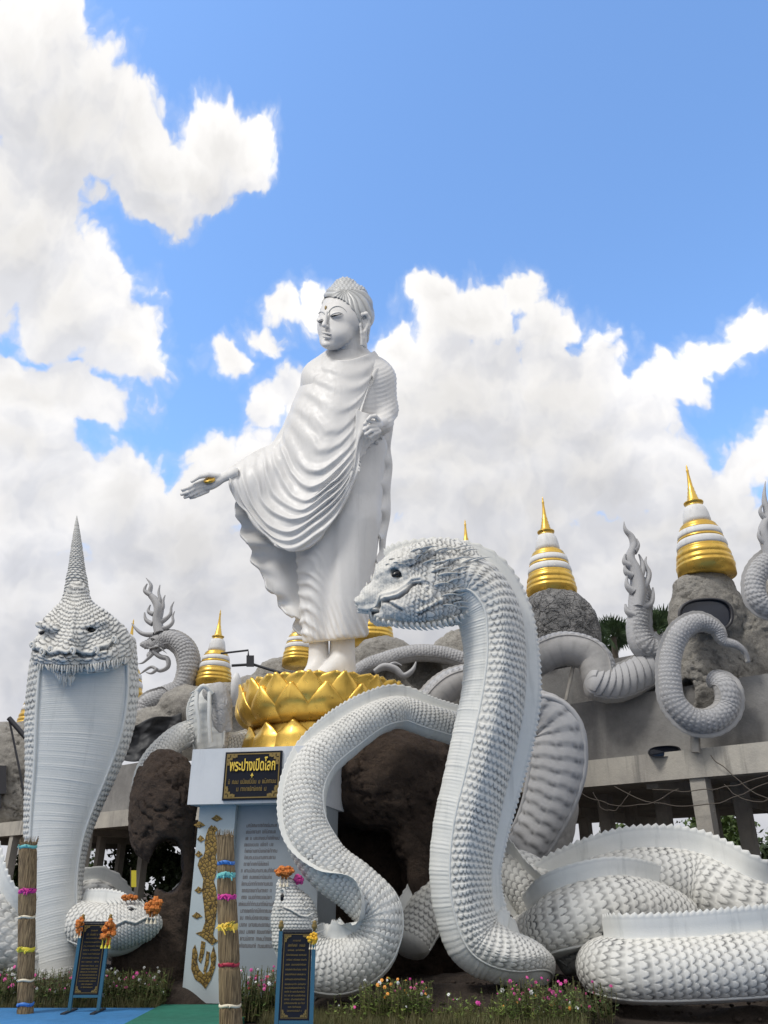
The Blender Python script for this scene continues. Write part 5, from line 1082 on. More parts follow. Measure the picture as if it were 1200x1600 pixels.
# right: arch, ribbed body and flame tail
AY = FY(930, 1050, -.4)
AN = thing('naga_statue', PW(930, 1095, -.4), 'smooth grey naga body arching over the wall, its upright flame tail between two stupas', 'naga statue', GG)
serpent(AN, [(806, 1062, AY+.5, 26, 27, (-.5, .6, .6), 9), (840, 1030, AY+.3, 26, 27, (-.3, .6, .8), 9), (885, 1014, AY+.1, 26, 27, (0, .55, .85), 9), (925, 1028, AY, 27, 28, (.6, .5, .6), 9), (940, 1062, AY-.1, 28, 30, (.9, .3, .2), 9), (958, 1078, AY-.15, 26, 28, (.5, -.1, .8), 9)],
        mat='concrete_carved', matb='concrete_smooth', nscale=12, phib=1.5, amp=.05, tooth=.16, spp=6, rib=.3, ribamp=.003)
serpent(AN, [(925, 1070, AY-.2, 24, 26, (-.3, -.2, .9), 4), (955, 1072, AY-.2, 27, 29, (-.2, -.2, 1), 6), (995, 1058, AY-.2, 27, 29, (-.3, -.2, 1), 6), (1030, 1032, AY-.1, 26, 28, (-.5, -.2, .9), 6), (1060, 1005, AY+.2, 22, 24, (-.5, -.2, .9), 6)],
        mat='concrete_carved', matb='concrete_smooth', nscale=14, phib=2.3, amp=.09, tooth=.16, spp=8, smooth_back=True, trim=.08)
TY = FY(995, 1000, -.8)
serpent(AN, [(1030, 1020, TY, 16, 20, (.3, -.2, 1), 10), (1005, 1010, TY, 20, 22, (.8, -.2, .6), 12), (996, 990, TY, 18, 18, (1, 0, .2), 10), (996, 960, TY, 16, 16, (1, 0, 0), 8), (997, 930, TY, 15, 14, (1, 0, 0), 8), (996, 905, TY, 12, 12, (1, 0, 0), 5)], mat='concrete_carved', matb='concrete_carved', nscale=12, amp=.12, tooth=.2, spp=6)
G = Geo(); flame(G, [(996, 950), (998, 920), (992, 892), (984, 872), (990, 852), (986, 838), (977, 828), (975, 815)], [10, 11, 10, 8, 6.5, 5, 3.2, .5], 1.5, [[(1000, 925), (1010, 912), (1014, 895), (1008, 880), (1010, 870)], [(998, 905), (1004, 892), (1003, 878), (998, 866)], [(1000, 950), (1016, 944), (1020, 930), (1020, 918)], [(990, 925), (980, 915), (980, 900)], [(986, 885), (976, 878), (977, 866)], [(992, 962), (980, 955), (977, 944)], [(988, 900), (978, 893), (976, 884)], [(990, 862), (996, 852), (994, 842)]], TY-.1); G.build('flame_tail', 'concrete_carved', AN)
# right: curled tail hanging over the wall
KY = FY(1090, 1060, .15)
KN = thing('naga_statue', W(1090, 1145, KY), 'grey scaled naga tail curled like a letter G in front of the rightmost rock', 'naga statue', GG)
serpent(KN, [(1118, 1062, KY+.3, 15, 15, (-.3, -.4, .8), 3), (1134, 1078, KY, 18, 18, (.9, -.3, .3), 8), (1134, 1104, KY, 19, 19, (1, -.2, -.2), 8), (1112, 1124, KY, 20, 20, (.4, -.2, -1), 8), (1080, 1124, KY, 20, 20, (-.4, -.2, -1), 8), (1054, 1100, KY, 19, 20, (-1, -.2, -.4), 8), (1046, 1060, KY, 18, 19, (-1, -.2, 0), 7), (1050, 1018, KY, 17, 18, (-1, -.2, .2), 7), (1068, 985, KY-.1, 16, 17, (-.6, -.2, .8), 6), (1094, 974, KY-.1, 14, 15, (.2, -.2, 1), 6), (1117, 984, KY-.1, 11, 12, (.8, -.2, .6), 5), (1130, 1003, KY-.1, 8, 8, (.8, -.2, .6), 3), (1150, 1009, KY-.1, 6, 6, (.3, -.2, 1), 2), (1162, 1018, KY-.1, 4.5, 4.5, (.8, -.2, .6), 1), (1168, 1034, KY-.1, 3, 3, (1, 0, 0), 1)],
        mat='concrete_carved', matb='concrete_smooth', nscale=13, amp=.09, tooth=.13, spp=6, rib=.12, ribamp=.02)
# far right edge
RY = FY(1190, 920, -1.2)
RN = thing('naga_statue', W(1190, 960, RY), 'grey naga cut off by the right edge, its tall flame beside the rightmost stupa', 'naga statue', GG)
serpent(RN, [(1262, 900, RY, 20, 20, (.4, 0, 1), 6), (1232, 870, RY, 18, 18, (0, 0, 1), 6), (1196, 884, RY, 17, 17, (-.8, 0, .7), 7), (1180, 912, RY, 16, 16, (-1, 0, 0), 7), (1186, 940, RY, 17, 17, (-.6, 0, -.7), 7), (1225, 952, RY, 18, 18, (0, 0, -1), 6), (1270, 940, RY, 18, 18, (0, 0, -1), 6)], mat='concrete_carved', matb='concrete_smooth', nscale=12, amp=.1, tooth=.16, spp=6, rib=.14, ribamp=.02)
G = Geo(); flame(G, [(1206, 880), (1198, 850), (1192, 830), (1199, 805), (1194, 780), (1196, 752)], [10, 9, 8, 6, 4, .5], 1.1, [[(1196, 850), (1186, 838), (1189, 822)], [(1200, 830), (1212, 818), (1208, 800)], [(1196, 810), (1188, 800), (1191, 788)], [(1204, 860), (1218, 850), (1216, 830)]], RY-.1); G.build('flame_crest', 'concrete_carved', RN)
# behind the great neck: grey hood with broad belly plates
QY = 17.3
QN = thing('naga_statue', W(850, 1350, QY), 'grey naga hood with broad belly plates behind the neck of the largest white naga', 'naga statue', GG)
serpent(QN, [(800, 1120, QY, 24, 30, (-.1, .6, .9), 3), (838, 1112, QY-.2, 26, 36, (.1, .7, .8), 3), (868, 1138, QY-.3, 26, 42, (.5, 1, .3), 3), (872, 1185, QY-.3, 24, 44, (.3, 1, 0), 3), (862, 1240, QY-.2, 24, 40, (.25, 1, -.1), 3), (840, 1295, QY, 24, 34, (.2, 1, -.2), 3), (812, 1345, QY+.2, 24, 32, (.1, 1, -.3), 3), (790, 1400, QY+.3, 24, 32, (0, 1, 0), 3)],
        mat='concrete_smooth', matb='concrete_carved', nscale=12, phib=1.9, amp=.04, rib=.25, ribamp=.05, plates=True, crest=False, trim=.14, spp=4)
def f_sup(X): return smax(smin(s_ell(X, (868, 0, -1260), (36, 24, 80)), s_cap(X, (850, 0, -1300), (845, 0, -1500), 26, 24), 14), X[..., 2]*-1-1495, 2)
rock('render_rock', f_sup, (805, -35, -1500), (915, 35, -1175), 2.5, 'concrete_smooth', 'smooth grey concrete support behind the grey plated hood', QY+.8, 71, 2, 30, group='grey rocks carrying the stupas')
# behind the lotus on the right: thin scaled body with a claw-like tail, and a smooth arch
JY = FY(640, 1030, -1.2)
JN = thing('naga_statue', W(640, 1060, JY), 'slender grey scaled naga lying on the rock right of the statue feet', 'naga statue', GG)
serpent(JN, [(548, 1058, JY, 10, 10, up, 3), (575, 1042, JY, 12, 12, up, 4), (610, 1030, JY, 13, 13, up, 4), (650, 1022, JY, 13, 13, up, 4), (690, 1024, JY, 13, 13, up, 4), (740, 1040, JY, 13, 13, up, 4)], mat='concrete_carved', matb='concrete_smooth', nscale=12, amp=.1, tooth=.12, spp=5)
G = Geo(); flame(G, [(585, 1050), (600, 1042), (618, 1046), (630, 1056), (644, 1048), (650, 1034)], [4, 6, 6, 5, 4, 1], .8, [[(604, 1044), (616, 1036), (628, 1040)]], JY-.3); G.build('tail_tip', 'concrete_carved', JN)
VY = FY(700, 1080, .2)
VN = thing('naga_statue', W(700, 1115, VY), 'smooth light grey naga arch with a toothed edge behind the S-shaped naga', 'naga statue', GG)
serpent(VN, [(662, 1140, VY, 24, 24, (-.9, .3, .3), 8), (676, 1100, VY, 24, 24, (-.8, .3, .6), 8), (705, 1072, VY, 24, 24, (-.5, .3, .9), 8), (745, 1062, VY, 24, 24, (0, .3, 1), 8)], mat='concrete_carved', matb='concrete_smooth', nscale=8, phib=1.3, amp=.05, tooth=.13, spp=6, rib=.3, ribamp=.002)
# ---- openings and fittings on the platform
def oval(name, x, y, rx, ry, off, tilt, label, cat, rim=True):
    Y0 = FY(x, y, off); f = Sculpt(x, y, Y0); an = np.linspace(0, 2*np.pi, 40, endpoint=False); ca, sa = math.cos(tilt), math.sin(tilt)
    t = thing(name, W(x, y+ry, Y0), label, cat); rings = []
    for q, d in ((1.0, -16), (1.0, 3), (.93, 5), (.88, 3), (.86, 0), (.5, 1), (.001, 1.5)):
        e = np.sign(np.cos(an))*np.abs(np.cos(an))**.8; g_ = np.sign(np.sin(an))*np.abs(np.sin(an))**.8
        X_ = rx*q*e; Y_ = ry*q*g_; rings.append(np.stack([x+X_*ca-Y_*sa, np.full(40, float(d)), -(y+X_*sa+Y_*ca)], -1))
    G = Geo(); G.grid(f.w(np.array(rings[:5])), cv=True); G.build('frame', 'dark_frame', t); G = Geo(); G.grid(f.w(np.array(rings[4:])), cv=True); G.build('pane', 'window_dark', t)
oval('oval_window', 1103, 962, 44, 28, -.55, -.06, 'black glossy oval opening in the pale rock below the rightmost stupa', 'window')
oval('spotlight_housing', 1038, 1174, 26, 9, -.02, -.06, 'small black oval housing lying on the platform edge beam', 'light')
G = Geo(); p0 = W(884, 1095, FY(884, 1095, .1)); p1 = W(896, 1040, FY(896, 1040, -.2)); tube(G, [p0, p1], .045, 8); tag(G.build('metal_prop', 'concrete', None), 'thin slanting prop under the smooth grey naga arch', 'prop')
G = Geo(); Y_ = FY(1086, 1160, .12); tube(G, [W(1086, 1142, Y_), W(1087, 1176, Y_)], .11, 4); tag(G.build('short_post', 'concrete', None), 'short square concrete post under the curled grey tail', 'post')
# tarpaulin
TP = FY(235, 1150, -.3); f = Sculpt(235, 1150, TP); u = np.linspace(0, 1, 40); U, V_ = np.meshgrid(u, u, indexing='ij')
X_ = 192+92*U; Yt = 1136-24*U+3*np.sin(U*9); Yb = 1188+4*np.sin(U*7)-8*U; YY = Yt*(1-V_)+Yb*V_
G = Geo(); G.grid(f.w(np.stack([X_, 4*np.sin(U*14+V_*5)+10*fbm(np.stack([U*4, V_*4, 0*U], -1), 3, 2), -YY], -1))); o = G.build('tarpaulin', 'tarp', None); tag(o, 'dark tarpaulin sheet hanging over the wall right of the hooded naga', 'tarpaulin'); md = o.modifiers.new('thickness', 'SOLIDIFY'); md.thickness = .02
# lamp on an arm, dark props on the left
LY = FY(390, 1040, -.6); f = Sculpt(390, 1040, LY); t = thing('floodlight', W(372, 1075, LY), 'black floodlight on a bent arm beside the stupa left of the lotus', 'light')
G = Geo(); tube(G, f.w(np.array([(345, 0, -1021), (388, 0, -1016), (388, 0, -1024)], float)), 1.6*f.m, 6); tube(G, f.w(np.array([(362, 0, -1040), (395, 0, -1038), (440, 0, -1052)], float)), 2.2*f.m, 6); G.build('arm', 'dark_frame', t)
G = Geo(); box_geo(G, *[v for v in (0, 1, 0, 1, 0, 1)]) if False else None
def pxbox(G, f, x0, x1, y0, y1, d0, d1): V = f.w(np.array([(x, d, -y) for x in (x0, x1) for d in (d0, d1) for y in (y1, y0)], float)); G.add(V, [(0, 1, 3, 2), (4, 6, 7, 5), (0, 4, 5, 1), (2, 3, 7, 6), (0, 2, 6, 4), (1, 5, 7, 3)])
pxbox(G, f, 385, 397, 1024, 1042, -5, 6); G.build('lamp_head', 'dark_frame', t)
G = Geo(); lathe(G, np.array([(.001, -40), (6, -40), (7, -14), (7.5, -12), (7.5, 0), (6, 4), (3, 10), (.001, 11)])*f.m, 20, W(369, 1062, LY)+[0, 0, 0]); G.build('white_cap', 'stupa_white', t)
DY = 20.0; f = Sculpt(30, 1150, DY); t = thing('steel_prop', W(45, 1290, DY), 'dark steel pole with a slanting beam at the far left, behind the hooded naga', 'prop')
G = Geo(); tube(G, f.w(np.array([(14, 0, -1122), (52, 0, -1166)], float)), 4*f.m, 6); G.build('beam', 'dark_frame', t)
G = Geo(); tube(G, f.w(np.array([(14, 0, -1122), (30, 0, -1200), (46, 0, -1290)], float)), 1.6*f.m, 6); G.build('pole', 'dark_frame', t)
t = thing('loudspeaker', PW(0, 1262, -.3), 'black loudspeaker on the platform cut by the left edge', 'loudspeaker'); f = Sculpt(0, 1230, FY(0, 1230, -.3))
G = Geo(); pxbox(G, f, -18, 10, 1196, 1240, -8, 8); G.build('case', 'dark_frame', t); G = Geo(); pxbox(G, f, -8, 2, 1240.3, 1263, -4, 4); G.build('foot', 'dark_frame', t)
# ------------------------------------------------------------------ palms and trees behind
def frond(G, base, dirv, L_, rnd, w=.09, n=14):
    d = unit(dirv); side = unit(np.cross(d, [0, 0, 1])); t = np.linspace(0, 1, n)
    P = base+d*L_*t[:, None]+np.array([0, 0, -1])*(L_*.35*t**2)[:, None]; tube(G, P[::3], np.linspace(.02, .006, len(P[::3])), 4, caps=False)
    for k in range(2, n):
        for sg in (-1, 1):
            l = L_*.42*math.sin(math.pi*(.15+.8*t[k])); e = P[k]+side*sg*l*.8+d*l*.45+np.array([0, 0, -l*rnd.uniform(.1, .5)]); a = d*w*.4
            G.add([P[k]-a, P[k]+a, (P[k]+e)/2+a*1.3, e], [(0, 1, 2, 3)])
def fan_leaf(G, base, dirv, L_, rnd):
    d = unit(dirv); s_ = unit(np.cross(d, [0.2, 1, 0.1])); c = base+d*L_*.4; tube(G, [base, c], .015, 4, caps=False)
    for k in range(15):
        a = (k/14-.5)*3.6; e = c+(d*math.cos(a)+s_*math.sin(a))*L_*.6*(1-.15*abs(a)/1.8)+np.array([0, rnd.uniform(-.06, .06), -.04]); m_ = (c+e)/2; q = unit(np.cross(e-c, [0, 1, 0]))*.035*L_; G.add([c, m_-q, e, m_+q], [(0, 1, 2, 3)])
for i, (x, y, off, R_, lab) in enumerate([(1024, 985, -5.0, .95, 'dark green fan palm beside the upright flame tail, on its right'), (958, 996, -5.5, .85, 'smaller fan palm left of the upright flame tail')]):
    r = random.Random(20+i); P = PW(x, y, off); t = thing('palm_tree', (P[0], P[1], 4.4), lab, 'palm tree', 'fan palms behind the wall')
    G = Geo(); tube(G, [(P[0], P[1], 4.4), (P[0], P[1], P[2])], .10, 8); G.build('trunk', 'bark', t); G = Geo()
    for k in range(34):
        a = r.uniform(0, 2*math.pi); e = r.uniform(-.3, 1.35); fan_leaf(G, P, np.array([math.cos(a)*math.cos(e), math.sin(a)*math.cos(e), math.sin(e)]), R_*r.uniform(.7, 1.1), r)
    G.build('crown', 'palm_leaf', t)
def leaf_cloud(n, ctr, rad, size, seed):
    g_ = np.random.default_rng(seed); K = max(6, n//260); cc = g_.normal(size=(K, 3)); cc = unit(cc)*(g_.random((K, 1))**.4)*.75; j = g_.integers(0, K, n)
    P = cc[j]+g_.normal(size=(n, 3))*.17; P = P*rad+ctr; a = unit(g_.normal(size=(n, 3))); b = unit(np.cross(a, g_.normal(size=(n, 3)))); s_ = size*g_.uniform(.6, 1.3, (n, 1))
    V = np.stack([P-a*s_, P+b*s_*.55, P+a*s_, P-b*s_*.55], 1).reshape(-1, 3); return V, np.arange(4*n).reshape(-1, 4)
r = random.Random(77)
trees = [(-36, 60, 7), (-29, 52, 6), (-22, 58, 7.5), (-15, 50, 6), (-8, 56, 7), (0, 60, 6.5), (8, 50, 6), (14, 42, 5.5), (19, 48, 7), (22, 36, 5), (27, 42, 6.5), (33, 50, 7), (10, 36, 4.5), (-11, 44, 4.6), (-18, 46, 4.4), (16, 33, 4.2)]
shades = ['broad dark', 'round bright', 'tall narrow', 'loose spreading']
for i, (x, y, h_) in enumerate(trees):
    t = thing('tree', (x, y, -.05), '%s leafy tree seen under the platform, %s from the left' % (shades[i % 4], ['fourteenth', 'x'][0]) if False else 'leafy tree glimpsed between the posts under the concrete platform', 'tree', 'trees behind the platform')
    G = Geo(); tube(G, [(x, y, -.05), (x+.1, y, h_*.3), (x-.1, y+.1, h_*.62)], [.22, .17, .08], 8); tube(G, [(x+.1, y, h_*.3), (x+.9, y, h_*.55)], [.11, .04], 6); tube(G, [(x+.1, y, h_*.33), (x-.9, y+.3, h_*.6)], [.10, .04], 6); G.build('trunk', 'bark', t)
    V, Q = leaf_cloud(2600, np.array([x, y, h_*.52]), np.array([h_*.42, h_*.4, h_*.46]), .17, 100+i); G = Geo(); G.add(V, Q); G.build('crown', 'leaf_dark' if i % 2 else 'leaf', t)
# ------------------------------------------------------------------ signs, straw bundles, garlands and flowers in front
def sign(x0, x1, y0, ybase_z, Y, label, gname, ballz):
    m_ = mpx((x0+x1)/2, y0, Y); PL = W(x0, y0, Y); PR = W(x1, y0, Y); wd = PR[0]-PL[0]; zt_ = PL[2]; cx_ = (PL[0]+PR[0])/2
    t = thing('information_sign', (cx_, Y, ybase_z), label, 'sign', 'blue framed information signs'); pw = .045
    for sx_ in (-1, 1):
        G = Geo(); xx = cx_+sx_*(wd/2-pw/2); box_geo(G, xx-pw/2, xx+pw/2, Y-.02, Y+.025, ybase_z+.02, zt_); G.build('post', 'blue_metal', t)
        G = Geo(); box_geo(G, xx-.03, xx+.03, Y-.26, Y+.26, ybase_z, ybase_z+.02); G.build('foot', 'dark_frame', t)
        G = Geo(); lathe(G, [(.001, 0), (.018, 0), (.016, .02), (.030, .035), (.034, .06), (.022, .085), (.028, .10), (.001, .12)], 12, (xx, Y, zt_)); G.build('finial', 'gold_dull', t)
    H_ = zt_-ybase_z; zb_ = ybase_z+H_*.19; wi = wd/2-pw-.004
    G = Geo(); box_geo(G, cx_-wi, cx_+wi, Y-.012, Y+.012, zb_, zt_-.01); pn = G.build('panel', 'black', t)
    G = Geo(); box_geo(G, cx_-wi, cx_+wi, Y-.015, Y+.018, zb_-.035, zb_-.002); G.build('crossbar', 'blue_metal', t)
    G = Geo(); box_geo(G, cx_-wi, cx_+wi, Y-.02, Y+.02, zt_-.008, zt_+.02); G.build('top_rail', 'dark_frame', t)
    A_ = np.array([cx_, Y-.012]); tx = np.array([1.0, 0]); nn = np.array([0, 1.0]); b_ = .006; G = Geo(); w2 = wi-.02; z0_, z1_ = zb_+.02, zt_-.03
    for (a1, a2, c1, c2) in ((-w2, w2, z0_, z0_+b_), (-w2, w2, z1_-b_, z1_), (-w2, -w2+b_, z0_+b_, z1_-b_), (w2-b_, w2, z0_+b_, z1_-b_)): plate(G, A_, tx, nn, a1, a2, c1, c2, .004, .0035)
    G.build('gold_border', 'gold_dull', pn)
    for sx_ in (-1, 1):
        for (z, sz) in ((z0_+.02, 1), (z1_-.02, -1)): G = Geo(); corner_orn(G, A_, tx, nn, sx_*(w2-.02), z, -sx_, sz, .006, .42); G.build('corner_ornament', 'gold_dull', pn)
    G = Geo(); k = 0; z = z1_-.07
    while z > z0_+.06:
        wl = w2*(.35 if k == 0 else .75 if k < 3 else .88 if k < 15 else .6); scribble(G, A_, tx, nn, -wl*.9, wl*.9, z, .016 if k != 1 else .024, .005, 200+k+int(x0), .5); z -= .050 if k < 9 else .038; k += 1
    G.build('lettering', 'gold_dull', pn); return t, cx_, wd, zt_
sg1 = sign(126, 174, 1442, .03, 13.1, 'small black and blue information sign at left, with orange garlands on both posts', 'a', 0)
sg2 = sign(436, 494, 1455, 0.02, 10.75, 'nearer black and blue information sign at the bottom centre, with one yellow garland', 'b', 0)
def garland(c, R_, mat, label, n=44, tassel=True, squash=(1, .6, 1), name='flower_garland', tag_mat='rib_cream'):
    r = random.Random(int(c[0]*1000) & 0xffff); R_ = R_*.9; t = thing(name, (c[0], c[1], c[2]-R_), label, 'garland', 'offering garlands'); G = Geo()
    for k in range(n):
        v = unit(np.array([r.gauss(0, 1), r.gauss(0, 1), r.gauss(0, 1)]))*R_*np.array(squash)*r.uniform(.55, 1); p = np.array(c)+v
        u_, v_ = np.meshgrid(np.linspace(0, np.pi, 9), np.linspace(0, 2*np.pi, 16, endpoint=False), indexing='ij'); q = R_*r.uniform(.2, .32)*(1+.30*np.cos(v_*5+k)*np.sin(u_))*(1+.2*np.cos(u_*6+k))
        G.grid(np.stack([p[0]+q*np.sin(u_)*np.cos(v_), p[1]+q*np.sin(u_)*np.sin(v_), p[2]+q*np.cos(u_)], -1), cv=True)
    G.build('blossoms', mat, t)
    if tassel:
        G = Geo()
        for k in range(3):
            x = c[0]+(k-1)*R_*.5; z0 = c[2]-R_*.7; tube(G, [(x, c[1]-R_*.3, z0), (x, c[1]-R_*.35, z0-R_*.9)], R_*.05, 5); tube(G, [(x, c[1]-R_*.35, z0-R_*.8), (x, c[1]-R_*.35, z0-R_*1.2)], [R_*.10, R_*.2], 7)
        G.build('tassels', tag_mat, t)
    return t
garland(W(127, 1445, 13.05)-[0, .06, .02], .085, 'petal_orange', 'orange garland on the left post of the small sign', squash=(.7, .6, 1.6))
garland(W(172, 1450, 13.05)-[0, .06, .05], .12, 'petal_orange', 'large orange garland on the right post of the small sign', 34, squash=(.8, .6, 1.5), tag_mat='rib_yellow')
garland(W(489, 1466, 10.7)-[0, .05, 0], .065, 'petal_yellow', 'yellow garland on the right post of the nearer sign')
garland(W(240, 1416, 13.7), .14, 'petal_orange', 'round orange garland on the snout of the low naga head')
garland(W(203, 1403, 14.2), .08, 'petal_orange', 'small orange garland on top of the low naga head', squash=(2, .6, .6), tassel=False)
garland(W(445, 1362, 13.1), .12, 'petal_orange', 'orange garland on the snout of the S-shaped naga', squash=(1.3, .7, .7))
garland(W(466, 1374, 13.2), .09, 'rib_pink', 'pink bouquet beside the orange garland on the S-shaped naga', squash=(1, .7, .8), tassel=False)
def bundle(x, y0, y1z, Y, r0, r1, ties, label, wild, xb):
    P1 = W(x, y0, Y); m_ = mpx(x, y0, Y); z0, z1 = y1z, P1[2]; lean = (P1[0]-W(*xb, Y)[0])/m_; t = thing('straw_bundle', (P1[0], Y, z0), label, 'straw bundle', 'tall tied straw bundles'); r = random.Random(int(x))
    zs = np.linspace(z0, z1, 120); an = np.linspace(0, 2*np.pi, 64, endpoint=False); fr = (zs-z0)/(z1-z0); tz = [z1-(ty-y0)*m_*1.0 for ty, _, _ in ties]
    base = np.interp(fr, [0, .5, 1], [r1, (r0+r1)/2*1.02, r0])*m_; pin = sum(np.exp(-((zs-z)/.035)**2) for z in tz)
    R_ = base*(1-.10*pin); st = vnoise(np.stack([np.cos(an)[None]*9+0*zs[:, None], np.sin(an)[None]*9+0*zs[:, None], zs[:, None]*.7+0*an[None]], -1), 4)
    st2 = vnoise(np.stack([np.cos(an)[None]*22+0*zs[:, None], np.sin(an)[None]*22+0*zs[:, None], zs[:, None]*1.1+0*an[None]], -1), 6)
    Rr = R_[:, None]*(1+.07*st+.06*st2); cxs = P1[0]+lean*(fr-1)*m_
    V = np.stack([cxs[:, None]+Rr*np.cos(an), Y+Rr*np.sin(an), zs[:, None]+.05*st2*(fr[:, None] > .99)], -1); G = Geo(); G.grid(V, cv=True, flip=True); G.fan(V[-1], V[-1].mean(0)+[0, 0, .02])
    for k in range(140):
        a = r.uniform(0, 2*math.pi); f_ = r.choice([1.0, 1.0, r.random()]); j = int(f_*119); rr = R_[j]*1.0; p = np.array([cxs[j]+rr*math.cos(a)*.9, Y+rr*math.sin(a)*.9, zs[j]-.05]); q = p+[math.cos(a)*.03*r.random(), math.sin(a)*.03*r.random(), r.uniform(.06, .16)]; tube(G, [p, q], [.004, .002], 4, caps=False)
    G.build('straw', 'straw', t)
    for (ty, col, big), z in zip(ties, tz):
        j = int(np.clip((z-z0)/(z1-z0)*119, 0, 119)); rr = R_[j]*1.03; w_ = .012+.022*big; an2 = np.linspace(0, 2*np.pi, 40, endpoint=False); G = Geo()
        G.grid(np.array([np.stack([cxs[j]+(rr+.012*s_)*np.cos(an2), Y+(rr+.012*s_)*np.sin(an2), z+h_+.008*np.sin(an2*3)], -1) for h_, s_ in ((-w_, 0), (-w_*.5, 1), (w_*.5, 1), (w_, 0))]), cv=True, flip=True)
        if big:
            for k in range(int(9*big)):
                a = r.uniform(-2.6, -.5); p = np.array([cxs[j]+(rr+.01)*math.cos(a), Y+(rr+.01)*math.sin(a), z]); q = p+np.array([r.uniform(-.05, .05), -.03, r.uniform(-.06, .05)])*big; tube(G, [p, (p+q)/2+[0, -.02, .01], q], [.008, .014, .008], 5, flat=.4)
        G.build('ribbon', 'rib_'+col, t)
    return t
bundle(44, 1318, .03, 13.0, 13, 11, [(1323, 'cyan', .6), (1385, 'magenta', 1), (1420, 'cream', .3), (1463, 'yellow', .9), (1502, 'cream', .2), (1532, 'blue', .5), (1572, 'magenta', .3)], 'leftmost straw bundle, tied with pink, yellow and blue ribbons', 1, (39, 1585))
bundle(352, 1308, .03, 11.6, 12.5, 16, [(1345, 'blue', .6), (1362, 'cyan', 1.2), (1392, 'magenta', .9), (1432, 'gold_foil', 1.6), (1481, 'red', .5), (1532, 'cream', .3), (1572, 'paper', .7)], 'straw bundle before the pedestal, with a gold ribbon at its middle', 2, (358, 1640))
# flower beds: leafy ground cover with countless small blossoms
def bed(name, regions, n, seed, label, cols):
    g_ = random.Random(seed); Gl = Geo(); Gb = {c: Geo() for c in cols}; Gs = Geo()
    for k in range(n):
        x0, x1, y0, y1, h0, h1 = g_.choice(regions); x = g_.uniform(x0, x1); y = g_.uniform(y0, y1); h_ = g_.uniform(h0, h1); top = np.array([x+g_.uniform(-.08, .08), y+g_.uniform(-.08, .08), h_])
        tube(Gs, [(x, y, -.02), top], .004, 3, caps=False)
        for j in range(7):
            f_ = g_.uniform(.15, 1); p = np.array([x, y, 0])*(1-f_)+top*f_; a = g_.uniform(0, 6.28); l = g_.uniform(.03, .075)*(1.4-f_*.6); d = np.array([math.cos(a), math.sin(a), g_.uniform(-.2, .7)])*l; s_ = np.array([-math.sin(a), math.cos(a), 0])*l*.28
            Gl.add([p, p+d*.5+s_, p+d, p+d*.5-s_], [(0, 1, 2, 3)])
        if g_.random() < .13:
            c = g_.choice(cols); R_ = g_.uniform(.012, .034); nrm = unit(np.array([g_.uniform(-.6, .6), -1, g_.uniform(0, 1)])); a_ = unit(np.cross(nrm, [0, 0, 1])); b_ = np.cross(nrm, a_)
            for q in range(6):
                t_ = q/6*6.283; d = a_*math.cos(t_)+b_*math.sin(t_); e = a_*math.cos(t_+.5)+b_*math.sin(t_+.5); e2 = a_*math.cos(t_-.5)+b_*math.sin(t_-.5); Gb[c].add([top, top+e*R_*.7-nrm*.003, top+d*R_-nrm*.006, top+e2*R_*.7-nrm*.003], [(0, 1, 2, 3)])
    o = Gl.build(name, 'leaf' if seed % 2 else 'leaf_bright', None); tag(o, label, 'flowers', kind='stuff'); Gs.build('stems', 'grass', o)
    for c in cols:
        if Gb[c].n: Gb[c].build('blossoms', 'rib_'+c if c != 'white' else 'stupa_white', o)
bed('flower_bed', [(-7.2, -3.36, 13.7, 14.4, .12, .50)], 1500, 3, 'bed of small white and pink flowers below the hooded naga', ['white', 'white', 'pink'])
bed('flower_bed', [(-2.1, -1.25, 12.6, 13.3, .15, .60)], 420, 5, 'clump of pink and white flowers before the engraved panel', ['white', 'pink', 'magenta', 'red'])
bed('flower_bed', [(-.75, 2.4, 12.0, 12.9, .10, .35), (-.3, 0.6, 12.1, 12.6, .3, .50), (1.5, 2.6, 11.9, 12.5, .2, .55)], 560, 4, 'low strip of yellow-green plants and pink flowers along the bottom edge', ['pink', 'magenta', 'white', 'orange'])
bed('flower_bed', [(1.7, 3.1, 12.4, 13.0, .15, .45)], 240, 7, 'sparse pink flowers in front of the largest naga', ['pink', 'magenta', 'pink', 'white'])
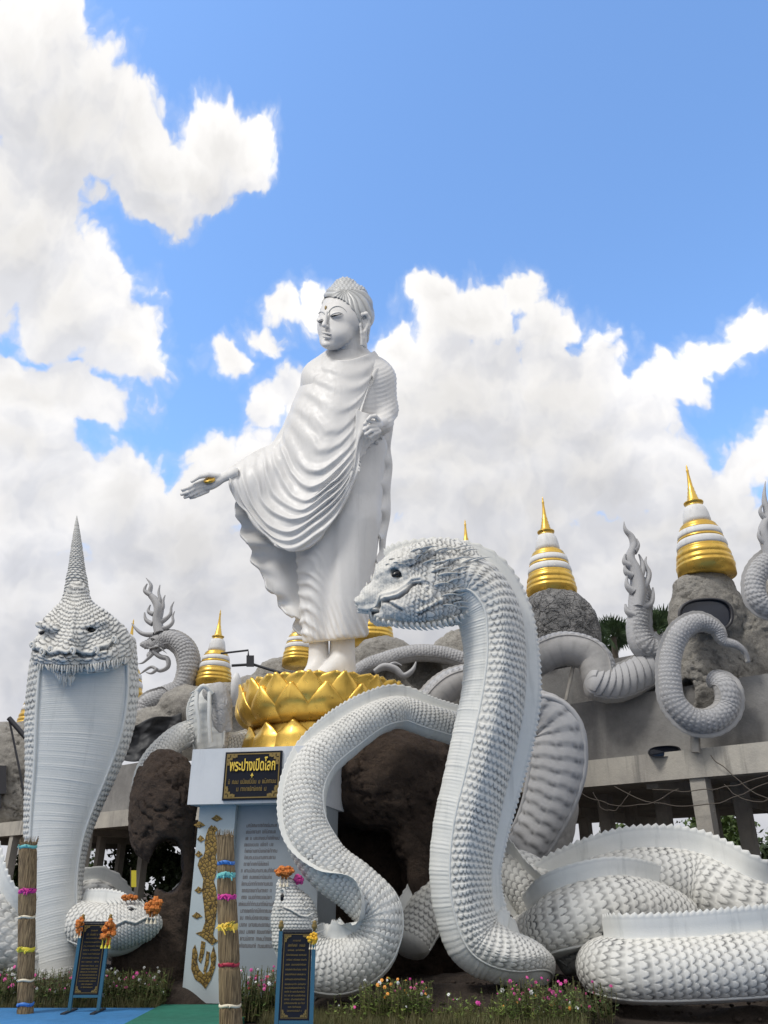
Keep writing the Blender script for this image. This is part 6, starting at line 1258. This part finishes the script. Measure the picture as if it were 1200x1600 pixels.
# grass tufts
g_ = np.random.default_rng(5); n = 9000
def tufts(x0, x1, y0, y1, n, h, label):
    X_ = g_.uniform(x0, x1, n); Y_ = g_.uniform(y0, y1, n); a = g_.uniform(0, 6.28, n); hh = h*g_.uniform(.4, 1.2, n); w_ = .006; dx = np.cos(a)*w_; dy = np.sin(a)*w_; lx = g_.normal(0, .3, n)*hh; ly = g_.normal(0, .3, n)*hh
    V = np.stack([np.stack([X_-dx, Y_-dy, 0*X_-.03], -1), np.stack([X_+dx, Y_+dy, 0*X_-.03], -1), np.stack([X_+lx, Y_+ly, hh], -1)], 1).reshape(-1, 3); G = Geo(); G.add(V, T=np.arange(3*n).reshape(-1, 3)); tag(G.build('grass', 'grass', None), label, 'grass', kind='stuff')
tufts(-7.3, -3.36, 13.6, 14.3, 9000, .18, 'dry grass at the foot of the left flower bed'); tufts(-1.6, 2.6, 11.7, 12.7, 9000, .16, 'dry grass along the bottom edge of the photo')
# small stones and pebbles breaking up the earth mound
G = Geo(); r = random.Random(12)
for k in range(420):
    x = r.uniform(-1, 9.5); y = r.uniform(12.4, 14.6); s_ = r.uniform(.012, .05); u_, v_ = np.meshgrid(np.linspace(0, np.pi, 5), np.linspace(0, 2*np.pi, 7, endpoint=False), indexing='ij')
    h_ = max(0, .35*max(0, 1-(((x-2.2)/4.2)**2+((y-15.2)/2.3)**2)**1.25)**.6, .22*max(0, 1-(((x-7.5)/5)**2+((y-15)/2.8)**2)**1.25)**.6)-.06
    G.grid(np.stack([x+s_*np.sin(u_)*np.cos(v_)*r.uniform(.7, 1.3), y+s_*np.sin(u_)*np.sin(v_), h_+s_*.6*np.cos(u_)], -1), cv=True)
tag(G.build('pebbles', 'soil', None), 'brown clods and pebbles scattered over the earth before the nagas', 'pebbles', kind='stuff')
# cables and dry vines hanging along the platform, and a small yellow banner behind it
r = random.Random(9)
for i, (x0, y0, x1, y1, sag) in enumerate([(905, 1236, 1060, 1232, 26), (960, 1230, 1200, 1222, 34), (1020, 1234, 1230, 1200, 14), (1110, 1180, 1230, 1262, 10), (925, 1238, 985, 1236, 30), (1130, 1226, 1220, 1240, 20)]):
    t_ = np.linspace(0, 1, 14); P = np.array([PW(x0+(x1-x0)*q+r.uniform(-2, 2), y0+(y1-y0)*q+sag*4*q*(1-q)+r.uniform(-1.5, 1.5), .12) for q in t_]); G = Geo(); tube(G, P, .011, 5, sub=2); tag(G.build('dry_vine', 'bark', None), 'thin dry vine or cable sagging below the platform edge beam', 'vine', 'vines hanging from the platform edge')
t = thing('banner', W(209, 1400, 33), 'small yellow banner on a pole seen below the platform, right of the hooded naga', 'banner'); f = Sculpt(209, 1375, 33)
G = Geo(); pxbox(G, f, 205, 213, 1360, 1386, -.6, .6); G.build('cloth', 'rib_yellow', t); G = Geo(); tube(G, f.w(np.array([(204.4, 0, -1355), (204.4, 0, -1400)], float)), .8*f.m, 6); G.build('pole', 'bark', t)
